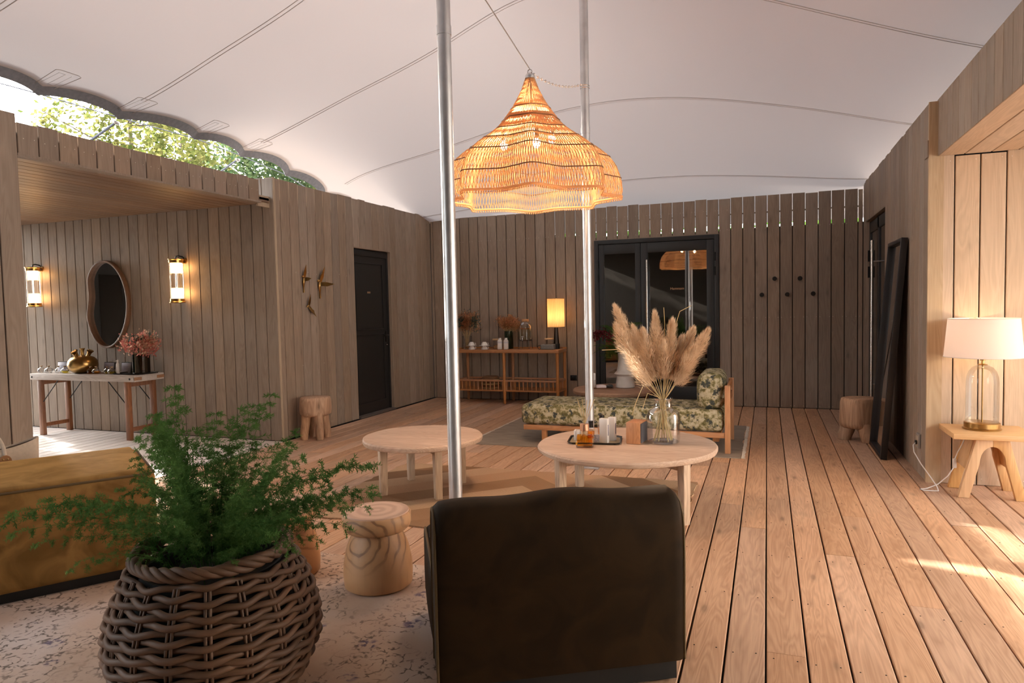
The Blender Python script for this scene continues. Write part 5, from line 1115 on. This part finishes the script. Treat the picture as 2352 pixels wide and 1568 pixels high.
# pampas stems
def pampas_mat():
    m = bpy.data.materials.new('pampas plume'); m.use_nodes = True; nt = m.node_tree; nt.nodes.clear(); tc = nd(nt, 'ShaderNodeTexCoord')
    nz = nd(nt, 'ShaderNodeTexNoise', {'Vector': tc.outputs['Object'], 'Scale': 14.0, 'Detail': 3.0}); c_ = ramp(nt, nz.outputs['Fac'], [(.3, (.60, .43, .27, 1)), (.7, (.84, .70, .53, 1))])
    d = nd(nt, 'ShaderNodeBsdfDiffuse', {'Color': c_}); t = nd(nt, 'ShaderNodeBsdfTranslucent', {'Color': c_}); mx = nd(nt, 'ShaderNodeMixShader', {0: .45}); nt.links.new(d.outputs[0], mx.inputs[1]); nt.links.new(t.outputs[0], mx.inputs[2])
    o = nd(nt, 'ShaderNodeOutputMaterial'); nt.links.new(mx.outputs[0], o.inputs[0]); return m
M['plume'] = pampas_mat(); M['stalk'] = plain('pampas stalk', (.47, .37, .19, 1), .7)
GR = thing('pampas_bouquet', 'feathery beige pampas grass with curling blades in the clear vase', 'dried grass', (-.70, 4.93, Z2 + .006))
def pampas(k, tip, base, bend, Lp, wd):
    g = random.Random(100 + k); t = GR
    B = Vector((base[0], base[1], .004)); E = Vector(tip); neck = Vector((base[0] * -.12, base[1] * -.12, .30)); neck = Vector((E.x * .06, E.y * .06, .31))
    P_ = [B, B + (neck - B) * .5, neck]; top = [neck + (E - neck) * f + Vector((bend[0], bend[1], 0)) * (f * (1 - f)) for f in [i / 24 for i in range(1, 25)]]
    path = P_ + top; stk = MB().tube(path, [.0032] * 3 + [.003 - .0022 * i / 24 for i in range(24)], 5); t = stk.build('pampas_stalk', 'stalk', t, 60)
    pl_ = MB(); n = 24; start = int(n * (1 - Lp))
    for _ in range(2600):
        f = g.random() ** .85; i = start + f * (n - 1 - start); a_ = int(i); p = top[a_] + (top[min(a_ + 1, n - 1)] - top[a_]) * (i - a_); ax = (top[min(a_ + 1, n - 1)] - top[max(a_ - 1, 0)]).normalized()
        rad = ax.orthogonal().normalized(); rad.rotate(Matrix.Rotation(g.uniform(0, 6.28), 3, ax)); env = wd * 1.15 * (max(0.0, sin(pi * (.10 + .90 * f) ** .62)) ** .55 * (1 + .25 * sin(9 * f + k)) + .10)
        L = g.uniform(.04, .085) * (1 - .25 * f); r0 = g.random() ** .7 * env * .8; q0 = p + rad * r0; q1 = q0 + ax * L * .75 + rad * (env * .55 * g.uniform(.1, 1.1)) + Vector((g.gauss(0, .005), g.gauss(0, .005), g.gauss(-.006, .006))); w = ax.cross(rad) * g.uniform(.0010, .0020)
        qm = (q0 + q1) * .5 + rad * .004; pl_.add([q0, qm + w, q1, qm - w], [(0, 1, 2, 3)])
    pl_.build('plume', 'plume', t, 0)['kind'] = 'stuff'; return t
_ps = [((-.33, -.02, .97), (.05, .02), (-.05, 0), .80, .050), ((-.31, -.10, .84), (.06, .03), (-.09, 0), .86, .062), ((-.22, .08, .82), (.04, -.04), (-.03, 0), .78, .052), ((-.06, .05, .92), (.0, .05), (-.01, 0), .76, .052), ((-.12, -.10, .80), (.02, .06), (-.03, 0), .74, .055),
       ((.07, .02, .86), (-.03, -.03), (.01, 0), .78, .052), ((.20, .10, .80), (-.06, -.02), (.02, 0), .72, .044), ((.31, .0, .79), (-.07, .0), (.05, 0), .82, .050), ((.23, -.12, .68), (-.05, .05), (.06, 0), .74, .048), ((-.22, -.14, .70), (.05, .05), (-.05, 0), .76, .055), ((.02, -.12, .72), (.02, .05), (.02, 0), .7, .052), ((.13, .06, .74), (-.02, .05), (.03, 0), .72, .048)]
for k, a_ in enumerate(_ps): pampas(k, *a_)
g = random.Random(8)
for (pts_) in ([(0, 0, .05), (-.02, -.02, .31), (-.12, -.10, .42), (-.17, -.12, .30), (-.20, -.13, .20)], [(0, .01, .05), (-.01, 0, .31), (-.09, -.12, .36), (-.12, -.15, .26)], [(.02, 0, .05), (.02, 0, .31), (.08, .02, .80), (.12, .02, .93), (.20, .02, .97)], [(.02, .01, .05), (-.02, .0, .31), (-.22, 0, .62), (-.33, .0, .66), (-.44, .0, .655)], [(.01, 0, .05), (-.03, 0, .31), (-.26, .02, .72), (-.36, .02, .85)], [(.03, .02, .02), (.01, 0, .31), (.01, .05, .85), (.0, .08, .96)], [(-.05, .02, .02), (.02, 0, .31), (.14, -.06, .52), (.20, -.10, .50)], [(.05, -.03, .02), (.0, 0, .31), (-.06, -.04, .6)], [(-.06, -.02, .02), (.0, 0, .31), (.07, .03, .6)], [(.06, .03, .02), (.0, 0, .31), (.03, .03, .6)]):
    MB().tube(pts_, .0022, 5).build('blade', 'straw', GR, 60)

# ------------------------------------------------------------------ wicker planter with fern
PL = thing('wicker_planter', 'dark round wicker planter with a bushy asparagus fern', 'planter', (-1.97, 1.985, .0095))
_bp = [(.25, .0), (.300, .06), (.345, .14), (.368, .22), (.365, .30), (.345, .38), (.315, .45), (.285, .51), (.268, .555)]
def brad(z):
    for (r0, z0), (r1, z1) in zip(_bp[:-1], _bp[1:]):
        if z0 <= z <= z1: return r0 + (r1 - r0) * (z - z0) / (z1 - z0)
    return _bp[-1][0]
NSTK = 18
for k in range(24):
    z = .013 + k * .0215; pts = []
    for i in range(216):
        a_ = 2 * pi * i / 216; ph = NSTK * a_ / 2 + (pi if k % 2 else 0)
        pts.append(((brad(z) + .013 * sin(ph)) * cos(a_), (brad(z) + .013 * sin(ph)) * sin(a_), z + .006 * sin(3 * a_ + k) + .003 * cos(ph * 2)))
    MB().tube(pts, .0118, 7, True).build('weave_rod', 'wicker', PL, 60)
for k in range(4):
    pts = [((.268 + .012 * sin(9 * a_ + k * 1.6)) * cos(a_), (.268 + .012 * sin(9 * a_ + k * 1.6)) * sin(a_), .552 + .014 * cos(9 * a_ + k * 1.6) + .004 * sin(2 * a_ + k)) for a_ in [2 * pi * i / 216 for i in range(216)]]
    MB().tube(pts, .0125, 7, True).build('rim_rod', 'wicker', PL, 60)
for i in range(NSTK):
    a_ = 2 * pi * (i + .5) / NSTK
    for d in (-.022, .022): MB().tube([(brad(z) * cos(a_ + d), brad(z) * sin(a_ + d), z) for z in [.01 + .05 * j for j in range(11)]], .0062, 6).build('stake', 'wicker', PL, 60)
MB().lathe([(.22, .01), (.325, .2), (.32, .30), (.248, .50), (.238, .50), (.238, .45)], 32, cap1=False).build('liner', 'plinth', PL, 60)
MB().lathe([(.238, .452), (.12, .468), (.01, .472)], 24).build('soil', plain('soil', (.02, .014, .01, 1), .95, noise=.4, nscale=40), PL, 60)
M['needle'] = leafmat('asparagus fern needles', (0.05, 0.13, 0.035, 1), (0.14, 0.27, 0.075, 1))
def frond(g, L, n_side, droop):
    """one arching asparagus stem along +x with side sprigs full of needles"""
    mb = MB(); pts = []; 
    for i in range(16):
        f = i / 15; pts.append(Vector((L * (.30 * f + .70 * f * f) * droop, 0, L * (f * 1.05 - .62 * droop * f * f))))
    mb.tube(pts, [.0028 - .002 * i / 15 for i in range(16)], 5)
    def needles(p, d, n, size):
        for _ in range(n):
            u = (d * .5 + Vector((g.gauss(0, 1), g.gauss(0, 1), g.gauss(0, 1))).normalized()).normalized(); w = u.orthogonal().normalized() * .0024; s_ = size * g.uniform(.7, 1.3); q = p + u * s_ * .5
            mb.add([p, q + w, p + u * s_, q - w], [(0, 1, 2, 3)])
    for i in range(3, 16):
        d0 = (pts[i] - pts[i - 1]).normalized(); needles(pts[i], d0, 5, .024)
        for _ in range(n_side):
            sd = Vector((g.gauss(.25, .4), g.gauss(0, 1), g.gauss(.15, .6))).normalized(); sl = g.uniform(.05, .13) * (1.15 - .6 * i / 15); q = [pts[i] + (d0 * .35 + sd) * sl * f + Vector((0, 0, -.02 * f * f)) for f in (0, .35, .7, 1)]
            mb.tube(q, .0010, 3, False, False)
            for f in (.25, .4, .55, .7, .85, 1.0): needles(q[0] + (q[3] - q[0]) * f, (q[3] - q[0]).normalized(), 5, .026)
    return mb.mesh('frond', 0)
g = random.Random(33); fmesh = []
for k in range(6):
    me = frond(g, 1.0, 3, [.35, .55, .8, 1.0, .7, .9][k]); me.materials.append(M['needle']); fmesh.append(me)
FR = [(0.55 * cos(a_), a_) for a_ in (0,)]
specs = []
for k in range(72):
    a_ = g.uniform(0, 6.283); specs.append((g.choice(range(6)), a_, g.uniform(.28, .58)))
for k in range(14): specs.append((g.choice((0, 0, 1)), g.uniform(1.7, 3.3), g.uniform(.5, .74)))
specs += [(0, 2.7, .72), (0, 2.2, .70), (0, 3.2, .66), (1, 2.5, .64), (0, 1.6, .66), (1, 3.0, .60), (0, .6, .55), (3, 3.5, .62), (5, 3.75, .60), (2, 3.9, .52), (2, .35, .66), (4, .15, .64), (1, .55, .60), (2, .8, .60), (0, 2.0, .6), (0, 5.0, .5), (1, 1.2, .6)]
for (mi, a_, s_) in specs:
    r0 = g.uniform(0, .17); o = obj('frond', fmesh[mi], None, PL, (r0 * cos(a_), r0 * sin(a_), .475), a_ + g.uniform(-.2, .2)); o.scale = (s_, s_, s_ * g.uniform(.9, 1.1))

# ------------------------------------------------------------------ tote bag
TB = thing('tote_bag', 'cream tote bag with leather handle patches standing by the wall end', 'bag', (-4.66, 2.80, .0005), radians(68))
M['canvas'] = plain('cream canvas', (.66, .56, .45, 1), .85, noise=.06, nscale=60); M['leather'] = plain('tan leather', (.42, .21, .085, 1), .6)
def bag_sec(z):
    f = z / .60; return .30 + .03 * f, .10 - .045 * f
def bag_ring(z, k=0.0, n=40):
    w, d = bag_sec(z); out = []
    for i in range(n):
        a_ = 2 * pi * i / n; c_, s_ = cos(a_), sin(a_); x = (w - k) * (abs(c_) ** .35) * (1 if c_ > 0 else -1); y = (d - k) * (abs(s_) ** .6) * (1 if s_ > 0 else -1)
        zz = z + (.06 * (abs(x) / w) ** 2.2 * (z / .6) ** 3); out.append((x, y, zz))
    return out
rs = [bag_ring(z) for z in (0, .01, .15, .3, .45, .55, .60)] + [bag_ring(z, .012) for z in (.60, .5, .3, .05)]
vs_ = [p for r_ in rs for p in r_]; n = 40; fs = [(j * n + i, j * n + (i + 1) % n, (j + 1) * n + (i + 1) % n, (j + 1) * n + i) for j in range(len(rs) - 1) for i in range(n)] + [tuple(range(n - 1, -1, -1)), tuple((len(rs) - 1) * n + i for i in range(n))]
MB().add(vs_, fs).build('body', 'canvas', TB, 50)
lin = MB(); 
for k in range(5): lin.tube([(x * .985, y * .9, z) for (x, y, z) in bag_ring(.59 - k * .012, .016)], .004, 4, True)
lin.build('lining', plain('striped lining', (.22, .16, .12, 1), .9), TB, 60)
for sy in (-1, 1):
    MB().tube([(-.132, sy * .064, .50)] + [(-.132 * cos(pi * i / 16), sy * (.062 - .012 * sin(pi * i / 16)), .58 + .175 * sin(pi * i / 16)) for i in range(17)] + [(.132, sy * .064, .50)], .011, 8).build('handle', 'canvas', TB, 60)
    for sx in (-1, 1):
        pz = MB().prism([(sx * .132 + .034 * cos(a_), .535 + .050 * sin(a_) * (1.0 if sin(a_) < 0 else .8)) for a_ in [2 * pi * i / 14 for i in range(14)]], sy * .0735 - .003, sy * .0735 + .003, 'xz').build('handle_patch', 'leather', TB, 30)
        rv = MB()
        for (dx, dz) in ((-.012, .014), (.012, .014), (0, -.022)): rv.ball((sx * .132 + dx, sy * .078, .535 + dz), .006, 5)
        rv.build('rivet', 'brass', pz)
